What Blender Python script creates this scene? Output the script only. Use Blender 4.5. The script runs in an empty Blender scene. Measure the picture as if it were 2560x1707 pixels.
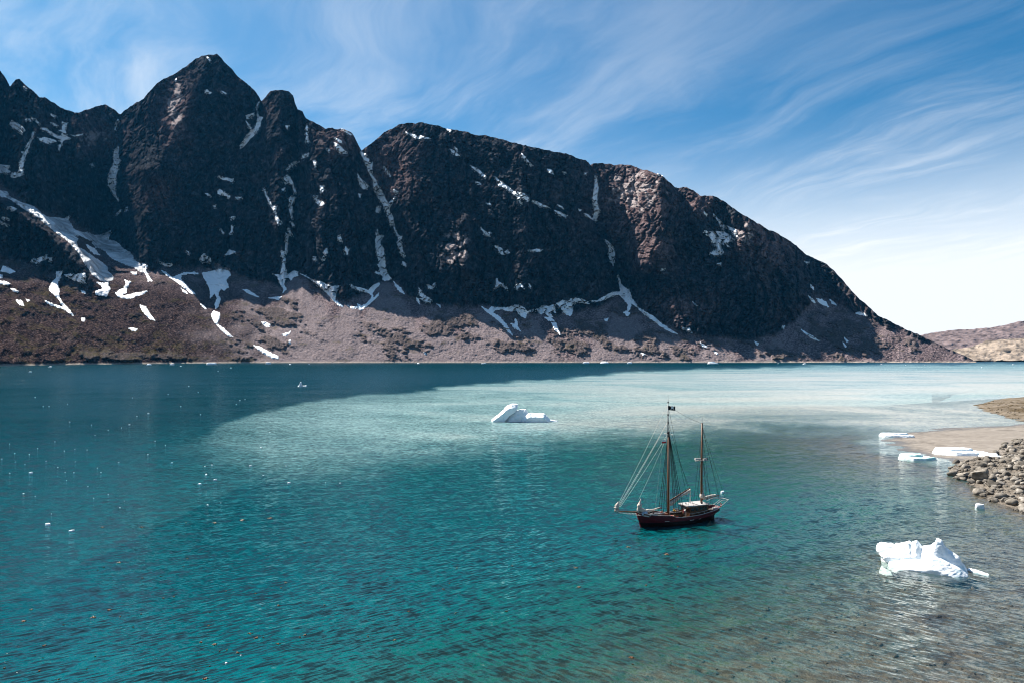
import bpy, bmesh, math, random
import numpy as np
from mathutils import Vector, Matrix

random.seed(7)
scene = bpy.context.scene
COL = scene.collection
R = math.radians

# ------------------------------------------------------------------ camera
H_CAM = 32.0            # drone height over the fjord, metres
F_PX = 1707.0           # 24 mm lens, in pixels of the 2560 px wide photograph
HOR = 890.0             # row of the horizon in the photograph
cam_d = bpy.data.cameras.new("camera")
cam = bpy.data.objects.new("camera", cam_d)
COL.objects.link(cam)
cam.location = (0, 0, H_CAM)
cam.rotation_euler = (R(90), 0, 0)
cam_d.lens = 24.0
cam_d.sensor_width = 36.0
cam_d.shift_y = (HOR - 853.5) / 2560.0
cam_d.clip_start = 0.5
cam_d.clip_end = 90000
scene.camera = cam

# ------------------------------------------------------------------ sun and sky
SUN_AZ = 48.0           # degrees to the left of the view direction
SUN_EL = 48.5
sdir = Vector((-math.sin(R(SUN_AZ)) * math.cos(R(SUN_EL)), math.cos(R(SUN_AZ)) * math.cos(R(SUN_EL)), math.sin(R(SUN_EL))))
sun_d = bpy.data.lights.new("sun", 'SUN')
sun_d.energy = 5.0
sun_d.angle = R(0.53)
sun_d.color = (1.0, 0.95, 0.87)
sun = bpy.data.objects.new("sun", sun_d)
sun.rotation_euler = sdir.to_track_quat('Z', 'Y').to_euler()
COL.objects.link(sun)

scene.view_settings.view_transform = 'Standard'
scene.view_settings.look = 'None'
scene.view_settings.exposure = 1.3
scene.view_settings.gamma = 1.0
scene.view_settings.use_curve_mapping = False


class NT:
    """small helper to wire shader nodes"""
    def __init__(self, tree):
        self.t = tree
        tree.nodes.clear()

    def n(self, typ, **kw):
        nd = self.t.nodes.new(typ)
        for k, v in kw.items():
            setattr(nd, k, v)
        return nd

    def put(self, sock, v):
        if hasattr(v, "is_output"):
            self.t.links.new(v, sock)
        elif v is not None:
            if hasattr(sock, "default_value"):
                if sock.type == 'RGBA' and len(v) == 3:
                    v = (*v, 1.0)
                sock.default_value = v

    def math(self, op, a, b=None, c=None, clamp=False):
        nd = self.n('ShaderNodeMath', operation=op, use_clamp=clamp)
        for i, v in enumerate((a, b, c)):
            if v is not None:
                self.put(nd.inputs[i], v)
        return nd.outputs[0]

    def vmath(self, op, a, b=None, s=None):
        nd = self.n('ShaderNodeVectorMath', operation=op)
        self.put(nd.inputs[0], a)
        if b is not None:
            self.put(nd.inputs[1], b)
        if s is not None:
            self.put(nd.inputs['Scale'], s)
        return nd.outputs['Value'] if op in ('DOT_PRODUCT', 'LENGTH', 'DISTANCE') else nd.outputs[0]

    def mix(self, f, a, b, blend='MIX'):
        nd = self.n('ShaderNodeMix', data_type='RGBA', blend_type=blend)
        self.put(nd.inputs[0], f)
        self.put(nd.inputs[6], a)
        self.put(nd.inputs[7], b)
        return nd.outputs[2]

    def mixf(self, f, a, b):
        nd = self.n('ShaderNodeMix', data_type='FLOAT')
        self.put(nd.inputs[0], f)
        self.put(nd.inputs[2], a)
        self.put(nd.inputs[3], b)
        return nd.outputs[0]

    def smooth(self, v, lo, hi, a=0.0, b=1.0, kind='SMOOTHSTEP'):
        nd = self.n('ShaderNodeMapRange', interpolation_type=kind)
        nd.clamp = True
        for i, x in enumerate((v, lo, hi, a, b)):
            self.put(nd.inputs[i], x)
        return nd.outputs[0]

    def noise(self, vec, scale, detail=4.0, rough=0.55, dist=0.0, typ='FBM', dims='3D'):
        nd = self.n('ShaderNodeTexNoise', noise_dimensions=dims)
        nd.noise_type = typ
        self.put(nd.inputs['Vector'], vec)
        nd.inputs['Scale'].default_value = scale
        nd.inputs['Detail'].default_value = detail
        nd.inputs['Roughness'].default_value = rough
        nd.inputs['Distortion'].default_value = dist
        return nd.outputs['Fac']

    def mapping(self, vec, rot=(0, 0, 0), scale=(1, 1, 1), loc=(0, 0, 0)):
        nd = self.n('ShaderNodeMapping')
        self.put(nd.inputs[0], vec)
        nd.inputs['Location'].default_value = loc
        nd.inputs['Rotation'].default_value = rot
        nd.inputs['Scale'].default_value = scale
        return nd.outputs[0]

    def attr(self, name):
        nd = self.n('ShaderNodeAttribute', attribute_name=name)
        return nd.outputs['Fac']

    def ramp(self, f, stops):
        nd = self.n('ShaderNodeValToRGB')
        cr = nd.color_ramp
        while len(cr.elements) < len(stops):
            cr.elements.new(0.5)
        for e, (p, c) in zip(cr.elements, stops):
            e.position = p
            e.color = (*c, 1.0)
        self.put(nd.inputs[0], f)
        return nd.outputs[0]

    def bump(self, h, strength=1.0, dist=1.0, normal=None):
        nd = self.n('ShaderNodeBump')
        nd.inputs['Strength'].default_value = strength
        nd.inputs['Distance'].default_value = dist
        self.put(nd.inputs['Height'], h)
        if normal is not None:
            self.put(nd.inputs['Normal'], normal)
        return nd.outputs[0]


world = bpy.data.worlds.new("World")
scene.world = world
world.use_nodes = True
w = NT(world.node_tree)
gen = w.n('ShaderNodeTexCoord').outputs['Generated']
sky = w.n('ShaderNodeTexSky', sky_type='NISHITA')
sky.sun_disc = False
sky.sun_elevation = R(SUN_EL)
sky.sun_rotation = R(-SUN_AZ)
sky.altitude = 50
sky.air_density = 1.0
sky.dust_density = 0.4
sky.ozone_density = 2.0
w.put(sky.inputs[0], gen) if sky.inputs else None
sep = w.n('ShaderNodeSeparateXYZ')
w.put(sep.inputs[0], gen)
dz = w.math('MAXIMUM', sep.outputs[2], 0.0)
skyc = w.mix(1.0, sky.outputs[0], (0.165, 0.660, 0.890), 'MULTIPLY')
# cirrus: noise on a flat cloud sheet seen from below, drawn out along the wind
inv = w.math('DIVIDE', 1.0, w.math('ADD', dz, 0.16))
cx = w.math('MULTIPLY', sep.outputs[0], inv)
cy = w.math('MULTIPLY', sep.outputs[1], inv)
cmb = w.n('ShaderNodeCombineXYZ')
w.put(cmb.inputs[0], cx)
w.put(cmb.inputs[1], cy)
sheet = cmb.outputs[0]
warp = w.n('ShaderNodeTexNoise')
w.put(warp.inputs['Vector'], sheet)
warp.inputs['Scale'].default_value = 1.3
warp.inputs['Detail'].default_value = 3.0
wv = w.vmath('SCALE', w.vmath('SUBTRACT', warp.outputs['Color'], (0.5, 0.5, 0.5)), s=0.50)
sheet2 = w.vmath('ADD', sheet, wv)
st1 = w.mapping(w.mapping(sheet2, rot=(0, 0, R(57))), scale=(0.75, 2.2, 1.0), loc=(3.1, 0.4, 0))
f1 = w.noise(st1, 1.5, 8.0, 0.60, 0.3)
st2 = w.mapping(w.mapping(sheet2, rot=(0, 0, R(66))), scale=(1.3, 7.0, 1.0), loc=(1.7, 5.2, 0))
f2 = w.noise(st2, 2.2, 7.0, 0.62, 0.2)
big = w.noise(w.mapping(sheet, loc=(2.6, 1.9, 0)), 0.8, 2.0, 0.5)
wisps = w.math('MULTIPLY', w.smooth(f1, 0.36, 0.76), w.math('ADD', w.math('MULTIPLY', w.smooth(f2, 0.24, 0.76), 0.65), 0.35))
cover = w.math('MULTIPLY', w.smooth(dz, 0.20, 0.44, 1.0, 0.10), w.smooth(big, 0.30, 0.55, 0.45, 1.0))
cl = w.math('MULTIPLY', wisps, cover)
# bright thin cloud low on the sunward half of the sky
sunside = w.smooth(sep.outputs[1], -0.6, 0.6, 0.62, 1.0)
low = w.math('ADD', dz, w.math('MULTIPLY', w.math('SUBTRACT', f1, 0.5), 0.14))
lowband = w.math('POWER', w.smooth(low, 0.07, 0.33, 1.0, 0.0), 1.4)
cloud = w.math('ADD', w.math('MULTIPLY', cl, 0.62), lowband)
# milky veil towards the sun
sd = w.vmath('DOT_PRODUCT', gen, tuple(sdir))
veil = w.math('MULTIPLY', w.smooth(sd, 0.25, 0.95), w.math('ADD', 0.10, w.math('MULTIPLY', w.smooth(f1, 0.3, 0.75), 0.30)))
cloud = w.math('ADD', cloud, veil)
cloud = w.math('MINIMUM', w.math('MULTIPLY', cloud, sunside), 1.0)
outc = w.mix(cloud, skyc, (8.2, 8.5, 8.8))
bg = w.n('ShaderNodeBackground')
bg.inputs['Strength'].default_value = 0.0500
w.put(bg.inputs['Color'], outc)
wo = w.n('ShaderNodeOutputWorld')
w.put(wo.inputs[0], bg.outputs[0])
world.cycles.sampling_method = 'MANUAL'
world.cycles.sample_map_resolution = 1024
scene.cycles.max_bounces = 6
scene.cycles.diffuse_bounces = 2
scene.cycles.glossy_bounces = 3
scene.cycles.transparent_max_bounces = 8
scene.cycles.use_denoising = True
scene.cycles.sample_clamp_direct = 3.0
scene.cycles.filter_width = 1.05
scene.cycles.caustics_reflective = False
scene.cycles.caustics_refractive = False


# ------------------------------------------------------------------ helpers
def mat(name):
    m = bpy.data.materials.new(name)
    m.use_nodes = True
    return m, NT(m.node_tree)


def finish(nt, shader):
    o = nt.n('ShaderNodeOutputMaterial')
    nt.put(o.inputs[0], shader)


def principled(nt, color, rough=0.8, normal=None, spec=0.3, metal=0.0):
    p = nt.n('ShaderNodeBsdfPrincipled')
    nt.put(p.inputs['Base Color'], color)
    nt.put(p.inputs['Roughness'], rough)
    p.inputs['Specular IOR Level'].default_value = spec
    p.inputs['Metallic'].default_value = metal
    if normal is not None:
        nt.put(p.inputs['Normal'], normal)
    finish(nt, p.outputs[0])
    return p


def simple_mat(name, color, rough=0.7, var=0.25, scale=6.0, spec=0.3, bump=0.0, metal=0.0):
    """painted or natural surface with slight blotchy wear"""
    m, nt = mat(name)
    co = nt.n('ShaderNodeTexCoord').outputs['Object']
    f = nt.noise(co, scale, 5.0, 0.6)
    dark = tuple(c * (1 - var) for c in color)
    lite = tuple(min(1.0, c * (1 + var)) for c in color)
    c = nt.mix(nt.smooth(f, 0.3, 0.7), dark, lite)
    nrm = nt.bump(nt.noise(co, scale * 4, 4.0, 0.6), bump, 0.05) if bump else None
    principled(nt, c, rough, nrm, spec, metal)
    return m


def tag(o, label=None, cat=None, group=None, kind=None):
    if label:
        o["label"] = label
    if cat:
        o["category"] = cat
    if group:
        o["group"] = group
    if kind:
        o["kind"] = kind
    return o


def link(name, mesh, material=None, parent=None, smooth=False):
    o = bpy.data.objects.new(name, mesh)
    COL.objects.link(o)
    if material is not None and mesh is not None:
        mesh.materials.clear()
        mesh.materials.append(material)
    if parent is not None:
        o.parent = parent
    if smooth and mesh is not None:
        mesh.polygons.foreach_set("use_smooth", np.ones(len(mesh.polygons), dtype=bool))
    return o


def empty(name, loc=(0, 0, 0), rz=0.0):
    o = bpy.data.objects.new(name, None)
    o.empty_display_size = 0.5
    COL.objects.link(o)
    o.location = loc
    o.rotation_euler = (0, 0, rz)
    return o


def np_mesh(name, verts, quads):
    """fast mesh from numpy arrays; quads is (n,4) or (n,3)"""
    me = bpy.data.meshes.new(name)
    verts = np.ascontiguousarray(verts, dtype=np.float32)
    quads = np.ascontiguousarray(quads, dtype=np.int32)
    n, k = quads.shape
    me.vertices.add(len(verts))
    me.vertices.foreach_set("co", verts.ravel())
    me.loops.add(n * k)
    me.loops.foreach_set("vertex_index", quads.ravel())
    me.polygons.add(n)
    me.polygons.foreach_set("loop_start", np.arange(0, n * k, k, dtype=np.int32))
    me.polygons.foreach_set("loop_total", np.full(n, k, dtype=np.int32))
    me.update(calc_edges=True)
    return me


def grid_faces(nr, nc):
    i = np.arange(nr * nc).reshape(nr, nc)
    return np.stack([i[:-1, :-1], i[:-1, 1:], i[1:, 1:], i[1:, :-1]], -1).reshape(-1, 4)


def add_attr(me, name, vals):
    a = me.attributes.new(name, 'FLOAT', 'POINT')
    a.data.foreach_set("value", np.ascontiguousarray(vals, dtype=np.float32).ravel())


_rng = np.random.RandomState(11)
_perm = np.tile(_rng.permutation(256), 3).astype(np.int32)
_ang = _rng.rand(256) * 2 * np.pi
_gx, _gy = np.cos(_ang).astype(np.float32), np.sin(_ang).astype(np.float32)


def perlin(x, y, seed=0):
    x = np.asarray(x, dtype=np.float32) + np.float32(seed * 17.37)
    y = np.asarray(y, dtype=np.float32) + np.float32(seed * 9.71)
    xi = np.floor(x).astype(np.int32)
    yi = np.floor(y).astype(np.int32)
    xf, yf = x - xi, y - yi
    u = xf * xf * xf * (xf * (xf * 6 - 15) + 10)
    v = yf * yf * yf * (yf * (yf * 6 - 15) + 10)
    x0, x1, y0, y1 = xi & 255, (xi + 1) & 255, yi & 255, (yi + 1) & 255

    def g(a, b, fx, fy):
        h = _perm[_perm[a] + b]
        return _gx[h] * fx + _gy[h] * fy
    n00, n10 = g(x0, y0, xf, yf), g(x1, y0, xf - 1, yf)
    n01, n11 = g(x0, y1, xf, yf - 1), g(x1, y1, xf - 1, yf - 1)
    a = n00 + u * (n10 - n00)
    b = n01 + u * (n11 - n01)
    return (a + v * (b - a)) * 1.5


def fbm(x, y, octs=4, seed=0, gain=0.5):
    s, a = 0, 1.0
    for i in range(octs):
        s = s + a * perlin(x * 2 ** i, y * 2 ** i, seed + i * 3)
        a *= gain
    return s


def ridged(x, y, octs=4, seed=0, gain=0.5):
    s, a = 0, 1.0
    for i in range(octs):
        n = 1 - np.abs(perlin(x * 2 ** i, y * 2 ** i, seed + i * 3)) * 2
        s = s + a * n
        a *= gain
    return s


def sstep(lo, hi, x):
    t = np.clip((x - lo) / (hi - lo), 0, 1)
    return t * t * (3 - 2 * t)


def interp(x, pts):
    p = np.array(pts, dtype=float)
    return np.interp(x, p[:, 0], p[:, 1])


def poly_sdf(px, py, poly):
    """signed distance to a polygon, positive inside"""
    P = np.array(poly, dtype=float)
    Q = np.roll(P, -1, axis=0)
    d2 = np.full(px.shape, 1e18)
    inside = np.zeros(px.shape, dtype=bool)
    for (ax, ay), (bx, by) in zip(P, Q):
        ex, ey = bx - ax, by - ay
        L = ex * ex + ey * ey + 1e-12
        t = np.clip(((px - ax) * ex + (py - ay) * ey) / L, 0, 1)
        dx, dy = px - (ax + t * ex), py - (ay + t * ey)
        d2 = np.minimum(d2, dx * dx + dy * dy)
        if by != ay:
            c = ((ay > py) != (by > py)) & (px < (bx - ax) * (py - ay) / (by - ay) + ax)
            inside ^= c
    d = np.sqrt(d2)
    return np.where(inside, d, -d)


def on_water(px, py, z=0.0):
    """place on the water (or at height z) seen at pixel (px, py) of the photograph"""
    Y = (H_CAM - z) * F_PX / (py - HOR)
    return (px - 1280.0) / F_PX * Y, Y

# ------------------------------------------------------------------ the mountain wall across the fjord
SKYLINE = [(-520, -120), (-420, -60), (-330, -40), (-240, 30), (-160, 50), (-90, 110), (-30, 145), (0, 177), (13, 195), (25, 218), (38, 197), (49, 197), (58, 209), (71, 220), (84, 229),
 (99, 244), (112, 244), (125, 252), (142, 262), (163, 274), (185, 282), (207, 278), (226, 273), (242, 265), (264, 261),
 (275, 269), (289, 276), (301, 286), (316, 273), (335, 261), (360, 246), (376, 225), (392, 209), (414, 197), (441, 182),
 (463, 168), (479, 157), (490, 146), (506, 139), (523, 138), (542, 137), (556, 149), (572, 165), (588, 184), (605, 200),
 (617, 208), (631, 222), (642, 235), (653, 252), (664, 241), (677, 228), (690, 225), (707, 228), (723, 229), (733, 238),
 (737, 256), (744, 276), (756, 280), (764, 295), (780, 302), (796, 314), (813, 321), (833, 321), (852, 322), (869, 326),
 (881, 335), (889, 349), (899, 368), (904, 378), (914, 368), (931, 357), (948, 343), (962, 330), (979, 320), (998, 312),
 (1018, 307), (1038, 310), (1057, 307), (1077, 310), (1099, 316), (1127, 323), (1158, 330), (1189, 336), (1217, 340),
 (1240, 346), (1300, 360), (1340, 370), (1386, 380), (1413, 383), (1434, 390), (1446, 398), (1465, 399), (1472, 406),
 (1475, 413), (1482, 410), (1503, 409), (1537, 412), (1575, 413), (1606, 423), (1637, 433), (1661, 442), (1675, 457),
 (1687, 469), (1716, 469), (1734, 476), (1751, 489), (1782, 490), (1803, 499), (1827, 516), (1847, 530), (1857, 537),
 (1883, 551), (1905, 566), (1934, 580), (1963, 595), (1992, 615), (2014, 635), (2040, 648), (2066, 659), (2084, 677),
 (2109, 703), (2131, 729), (2150, 749), (2175, 769), (2197, 789), (2226, 805), (2248, 814), (2270, 825), (2300, 838),
 (2329, 851), (2358, 866), (2387, 878), (2413, 889), (2441, 903)]
SHORE = [(-520, 926), (0, 915), (150, 912), (400, 909), (640, 906.8), (1280, 906.4), (2441, 906.0)]
SCREE_TOP = [(-520, 440), (0, 452), (70, 515), (150, 545), (250, 590), (330, 640), (365, 680), (400, 672), (510, 672),
 (610, 695), (700, 715), (740, 690), (770, 700), (830, 750), (900, 745), (960, 700), (985, 705), (1050, 755), (1090, 765),
 (1200, 765), (1300, 785), (1420, 785), (1500, 765), (1545, 745), (1570, 755), (1665, 815), (1740, 838), (1850, 845),
 (1895, 850), (1960, 825), (2000, 790), (2035, 752), (2060, 748), (2180, 800), (2290, 845), (2441, 905)]

NC, NR, NB = 1280, 400, 30
xs = np.linspace(-520, 2441, NC)
vv = np.linspace(0, 1, NR)
rough_sky = fbm(xs / 23.0, xs * 0 + 3.3, 4, 5) * 2.6 * sstep(2441, 2300, xs)
y_sky = interp(xs, SKYLINE) - rough_sky
y_sho = interp(xs, SHORE)
y_scr = interp(xs, SCREE_TOP) + fbm(xs / 40.0, xs * 0 + 1.3, 4, 8) * 9
y_scr = np.minimum(np.maximum(y_scr, y_sky + 4), y_sho - 2)
PX = np.repeat(xs[None, :], NR, 0)
PY = y_sho[None, :] + (y_sky - y_sho)[None, :] * vv[:, None]

# slope angle of the ground at every place of the wall
cliff = sstep(8, -10, PY - y_scr[None, :])
hfrac = (PY - y_sky[None, :]) / np.maximum(y_scr - y_sky, 1)[None, :]
a_scree = interp(xs, [(-520, 21), (300, 22), (520, 24), (760, 30), (1300, 31), (1900, 30), (2441, 24)])[None, :]
a_cliff = interp(xs, [(-520, 60), (250, 60), (500, 60), (650, 62), (850, 63), (1000, 60), (1300, 63), (1480, 62), (1560, 58),
                      (1700, 60), (1850, 60), (1960, 54), (2100, 52), (2441, 40)])[None, :]
a_cliff = a_cliff - 16 * sstep(0.14, 0.0, hfrac) * interp(xs, [(-520, .3), (600, .3), (900, .6), (1100, 1), (1700, 1), (1900, .5), (2441, .2)])[None, :]
# the rocky spur below the glacier at the left
spur = sstep(-14, 16, poly_sdf(PX, PY, [(-520, 380), (-100, 450), (0, 480), (60, 520), (110, 556), (185, 622), (238, 690), (228, 722), (150, 700), (70, 660), (0, 645), (-200, 640), (-520, 640)])
             + fbm(PX / 30.0, PY / 30.0, 3, 171) * 14)
slope = a_scree + (a_cliff - a_scree) * cliff
slope = slope + (57 - slope) * spur
tn = np.tan(np.radians(slope))
te = (HOR - PY) / F_PX
Yb = np.zeros((NR, NC))
Zb = np.zeros((NR, NC))
Yb[0] = H_CAM * F_PX / (y_sho - HOR)
for r in range(1, NR):
    t = 0.5 * (tn[r] + tn[r - 1])
    Yb[r] = (Yb[r - 1] * t - Zb[r - 1] + H_CAM) / (t - te[r])
    Zb[r] = H_CAM + te[r] * Yb[r]
# even out the depth sideways so neighbouring columns belong to one wall
k = np.hanning(33)
k /= k.sum()
Yp = np.pad(Yb, ((0, 0), (16, 16)), mode='edge')
Ysm = np.stack([np.convolve(row, k, 'valid') for row in Yp])
Yb = Yb + (Ysm - Yb) * 0.85

# buttresses (negative: towards the water) and gullies (positive: cut into the wall)
FEATURES = [
 # line [(x,y)...], metres, reach to the left, reach to the right
 ([(523, 130), (497, 205), (455, 290), (400, 395), (385, 450)], -270, 70, 160),
 ([(375, 420), (410, 480), (432, 540), (430, 640)], -190, 55, 140),
 ([(258, 250), (250, 340), (225, 380), (190, 420)], -90, 80, 50),
 ([(302, 280), (292, 370), (285, 460), (292, 540), (280, 590)], 120, 55, 45),
 ([(653, 245), (648, 300), (620, 350), (596, 380)], 130, 40, 40),
 ([(700, 225), (700, 330), (690, 470), (690, 600)], -70, 60, 70),
 ([(730, 420), (732, 520), (722, 600), (718, 690)], 70, 35, 35),
 ([(815, 320), (810, 480), (800, 640), (800, 720)], -60, 70, 70),
 ([(904, 375), (930, 470), (958, 540), (985, 600), (1005, 690)], 170, 70, 60),
 ([(955, 580), (950, 640), (965, 705)], 70, 35, 35),
 ([(1000, 310), (1020, 400), (1035, 470), (1040, 520)], -130, 80, 160),
 ([(1165, 550), (1165, 610), (1160, 690)], -190, 75, 50),
 ([(1300, 360), (1300, 500), (1310, 640), (1320, 770)], -60, 160, 110),
 ([(1478, 408), (1488, 500), (1490, 560), (1520, 620), (1540, 690), (1560, 740)], 190, 60, 75),
 ([(1650, 435), (1650, 520), (1640, 600), (1625, 680)], -210, 135, 60),
 ([(1735, 475), (1745, 530), (1760, 600)], -60, 30, 30),
 ([(1700, 470), (1720, 560), (1760, 640)], 60, 30, 40),
 ([(1855, 535), (1880, 590), (1920, 640), (1975, 700), (2030, 760)], -100, 60, 70),
 ([(1790, 520), (1805, 570), (1800, 620), (1790, 700)], 90, 50, 60),
 ([(2040, 650), (2070, 720), (2110, 790)], 60, 50, 60),
 ([(1690, 690), (1690, 760), (1700, 830)], -50, 70, 70),
 # lower left: the near spur with the glacier lying behind it
 ([(-60, 470), (60, 540), (150, 610), (225, 690), (250, 740)], -130, 130, 40),
 ([(230, 640), (300, 680), (390, 680), (430, 720), (440, 760)], -40, 60, 40),
]
dY = np.zeros_like(Yb)
for line, amp, wl, wr in FEATURES:
    L = np.array(line, dtype=float)
    lx = np.interp(PY, L[:, 1], L[:, 0])
    lx = lx + fbm(PX / 60.0, PY / 40.0, 3, 21) * 7
    d = PX - lx
    tent = np.where(d < 0, np.clip(1 + d / wl, 0, 1), np.clip(1 - d / wr, 0, 1))
    tent = tent * (0.55 + 0.45 * tent)
    y0, y1 = L[0, 1], L[-1, 1]
    span = max(40.0, (y1 - y0) * 0.25)
    fade = sstep(y0 - span * 0.8, y0 + span * 0.2, PY) * sstep(y1 + span * 0.5, y1 - span * 0.5, PY)
    dY += amp * tent * fade

# fractal relief: upright ribs, slanting joints, broken blocks
S = PX / F_PX * 3900.0
Zn = Zb
wob = fbm(S / 260.0, Zn / 260.0, 3, 31) * 60
ribs = ridged((S + wob) / 210.0, Zn / 620.0, 3, 40) * -34 + ridged((S + wob * .6) / 74.0, Zn / 240.0, 3, 44) * -20
joint = ridged((S * 0.8 - Zn * 0.6) / 120.0, (S * 0.6 + Zn * 0.8) / 420.0, 3, 52) * -17 + ridged((S * 0.5 + Zn * 0.87) / 64.0, (S * 0.87 - Zn * 0.5) / 260.0, 3, 57) * -7
block = fbm(S / 40.0, Zn / 54.0, 3, 60, 0.55) * 9
fine = ridged(S / 19.0, Zn / 34.0, 2, 66, 0.6) * -6.0
def saw(q, k=0.86):
    f_ = q - np.floor(q)
    return np.where(f_ < k, f_ / k, (1 - f_) / (1 - k))


wb1, wb2 = fbm(S / 150.0, Zn / 150.0, 4, 175, 0.6) * 1.5, fbm(S / 80.0, Zn / 100.0, 4, 178, 0.6) * 1.2
facet = (saw((S + Zn * 0.22) / 88.0 + wb1, 0.8) * -30 + saw((S - Zn * 0.35) / 41.0 + wb2, 0.75) * -13
         + saw((Zn + S * 0.35) / 74.0 + wb1 * 0.9, 0.85) * 15 + saw((Zn - S * 0.5) / 37.0 + wb2, 0.8) * 6)
cw = wob * 0.8
crack = (np.exp(-(perlin((S + cw) / 95.0, Zn / 520.0, 160) / 0.07) ** 2) * 30 + np.exp(-(perlin((S + cw) / 46.0, Zn / 260.0, 163) / 0.09) ** 2) * 14
         + np.exp(-(perlin((S * .75 - Zn * .66) / 55.0, (S * .66 + Zn * .75) / 300.0, 166) / 0.08) ** 2) * 15 + np.exp(-(perlin((S * .3 + Zn) / 60.0, (S - .3 * Zn) / 330.0, 169) / 0.07) ** 2) * 9)
calm = 0.55 + 0.45 * sstep(-0.3, 0.5, fbm(S / 330.0, Zn / 300.0, 2, 70))
rock = (ribs * 1.05 + joint * 0.7 + crack * 1.25 + facet * 0.7 + (block * 0.40 + fine * 0.22) * calm) + 52
# outcrops breaking through the scree
oc = fbm(S / 150.0, (Zn + S * 0.25) / 75.0, 4, 80, 0.6)
OUT = [(690, 790, 70, 45), (660, 860, 60, 22), (1440, 840, 95, 42), (1600, 850, 60, 30), (1840, 845, 70, 30), (1290, 860, 45, 22),
       (1000, 850, 90, 36), (560, 695, 90, 22), (1260, 800, 40, 25), (1120, 820, 80, 30), (2100, 820, 90, 40), (2180, 860, 110, 28),
       (1700, 880, 50, 20), (60, 600, 160, 90), (180, 640, 90, 60), (60, 520, 110, 50), (1940, 880, 40, 20), (1650, 770, 120, 40), (1170, 735, 70, 30),
       (300, 890, 180, 12), (620, 900, 60, 12)]
ocw = np.zeros_like(Yb)
for ox, oy, rx, ry in OUT:
    q = ((PX - ox) / rx) ** 2 + ((PY - oy) / ry) ** 2
    ocw = np.maximum(ocw, np.exp(-q * 1.2))
outcrop = sstep(0.10, 0.42, oc * 0.7 + ocw * 0.75 - 0.18) * (1 - cliff) * sstep(0.2, 0.6, ocw + 0.12 + 0.25 * oc)
scr_rel = perlin(S / 42.0, Zn / 300.0, 90) * 1.2 + fbm(S / 14.0, Zn / 11.0, 3, 93, 0.7) * 3.4 + fbm(S / 90.0, Zn / 80.0, 3, 97) * 9 + sstep(640, 300, PX) * (fbm(S / 50.0, Zn / 36.0, 4, 98, 0.6) * 10 + ridged(S / 210.0, Zn / 110.0, 2, 104) * -26)
cliff = np.maximum(cliff, spur)
dY = dY + rock * cliff + (scr_rel + outcrop * (block * 0.9 + fine * 1.1 + joint * 0.4 - 6)) * (1 - cliff)
edge = sstep(0.0, 0.02, vv)[:, None]
tip = sstep(2441, 2330, xs)[None, :]
Yf = Yb + dY * edge * (0.25 + 0.75 * tip)
Xf = (PX - 1280.0) / F_PX * Yf
Zf = H_CAM + te * Yf
# small up and down so that skyline and shadow edges are broken
Zf += (block * 0.5 + fine * 0.3) * cliff * edge * 0.5 + fbm(S / 11.0, Zn / 11.0, 2, 99) * 1.0 * edge
Zf[0] = -1.5
# far side falling away behind the ridge
back = np.arange(1, NB + 1)[:, None] / NB
by = Yf[-1][None, :] + 70 * back + 2200 * back ** 2
bx = Xf[-1][None, :] * (by / Yf[-1][None, :])
drop = (by - Yf[-1][None, :]) * 0.78
bz = np.maximum(Zf[-1][None, :] - drop + fbm(bx / 200.0, by / 200.0, 4, 101) * 40 * back, -3)
XM, YM, ZM = np.vstack([Xf, bx]), np.vstack([Yf, by]), np.vstack([Zf, bz])
mv = np.stack([XM, YM, ZM], -1).reshape(-1, 3)
mmesh = np_mesh("mountain", mv, grid_faces(NR + NB, NC))


def padback(a, v=None):
    return np.vstack([a, np.repeat(a[-1:], NB, 0) if v is None else np.full((NB, NC), v)])


veg = sstep(0.05, 0.5, fbm(S / 130.0, Zn / 45.0, 4, 120) + 0.75 * np.exp(-((PX - 330) / 260) ** 2 - ((PY - 868) / 36) ** 2)
            + 0.5 * np.exp(-((PX - 60) / 160) ** 2 - ((PY - 770) / 60) ** 2) - 0.25) * (1 - cliff) * sstep(0, 8, Zn)
LIT_PALE = [(440, 275, 26, 80), (235, 345, 45, 22), (1140, 620, 42, 50),
        (540, 680, 60, 22), (1590, 480, 80, 60), (1860, 585, 40, 30)]  # paler rock colour stands for sunlight on the bright facets and knob
LIT_WARM = [(975, 420, 60, 80), (1590, 500, 110, 110), (1640, 620, 60, 60), (1745, 500, 50, 40), (1910, 610, 80, 70), (440, 290, 40, 90), (400, 480, 35, 45), (240, 330, 60, 60), (860, 350, 50, 40), (1700, 770, 90, 40), (2080, 780, 90, 50)]  # warmer, brighter rock colour painted where the sun strikes left-facing facets
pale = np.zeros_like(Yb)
for ox, oy, rx, ry in LIT_PALE:
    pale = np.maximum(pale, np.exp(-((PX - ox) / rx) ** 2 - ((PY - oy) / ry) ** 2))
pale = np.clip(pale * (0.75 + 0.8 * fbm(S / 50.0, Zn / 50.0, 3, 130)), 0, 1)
lit_warm = np.zeros_like(Yb)
for ox, oy, rx, ry in LIT_WARM:
    lit_warm = np.maximum(lit_warm, np.exp(-((PX - ox) / rx) ** 2 - ((PY - oy) / ry) ** 2))
lit_warm = np.clip(lit_warm + 0.22 * fbm(S / 160.0, Zn / 160.0, 3, 135), 0, 1)  # random reddish rock tone on top of the painted sunlit zones
fan = np.clip(0.5 + 0.9 * fbm((S - (Zn * 0.5)) / 90.0, Zn / 500.0, 3, 140), 0, 1)
brown = np.clip(sstep(760, 420, PX + fbm(PX / 60.0, PY / 40.0, 3, 181) * 90) * sstep(660, 760, PY) + 0.4 * sstep(500, 250, PX), 0, 1) * (1 - cliff)
add_attr(mmesh, "cliff", padback(np.clip(cliff + 0, 0, 1)))
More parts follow.
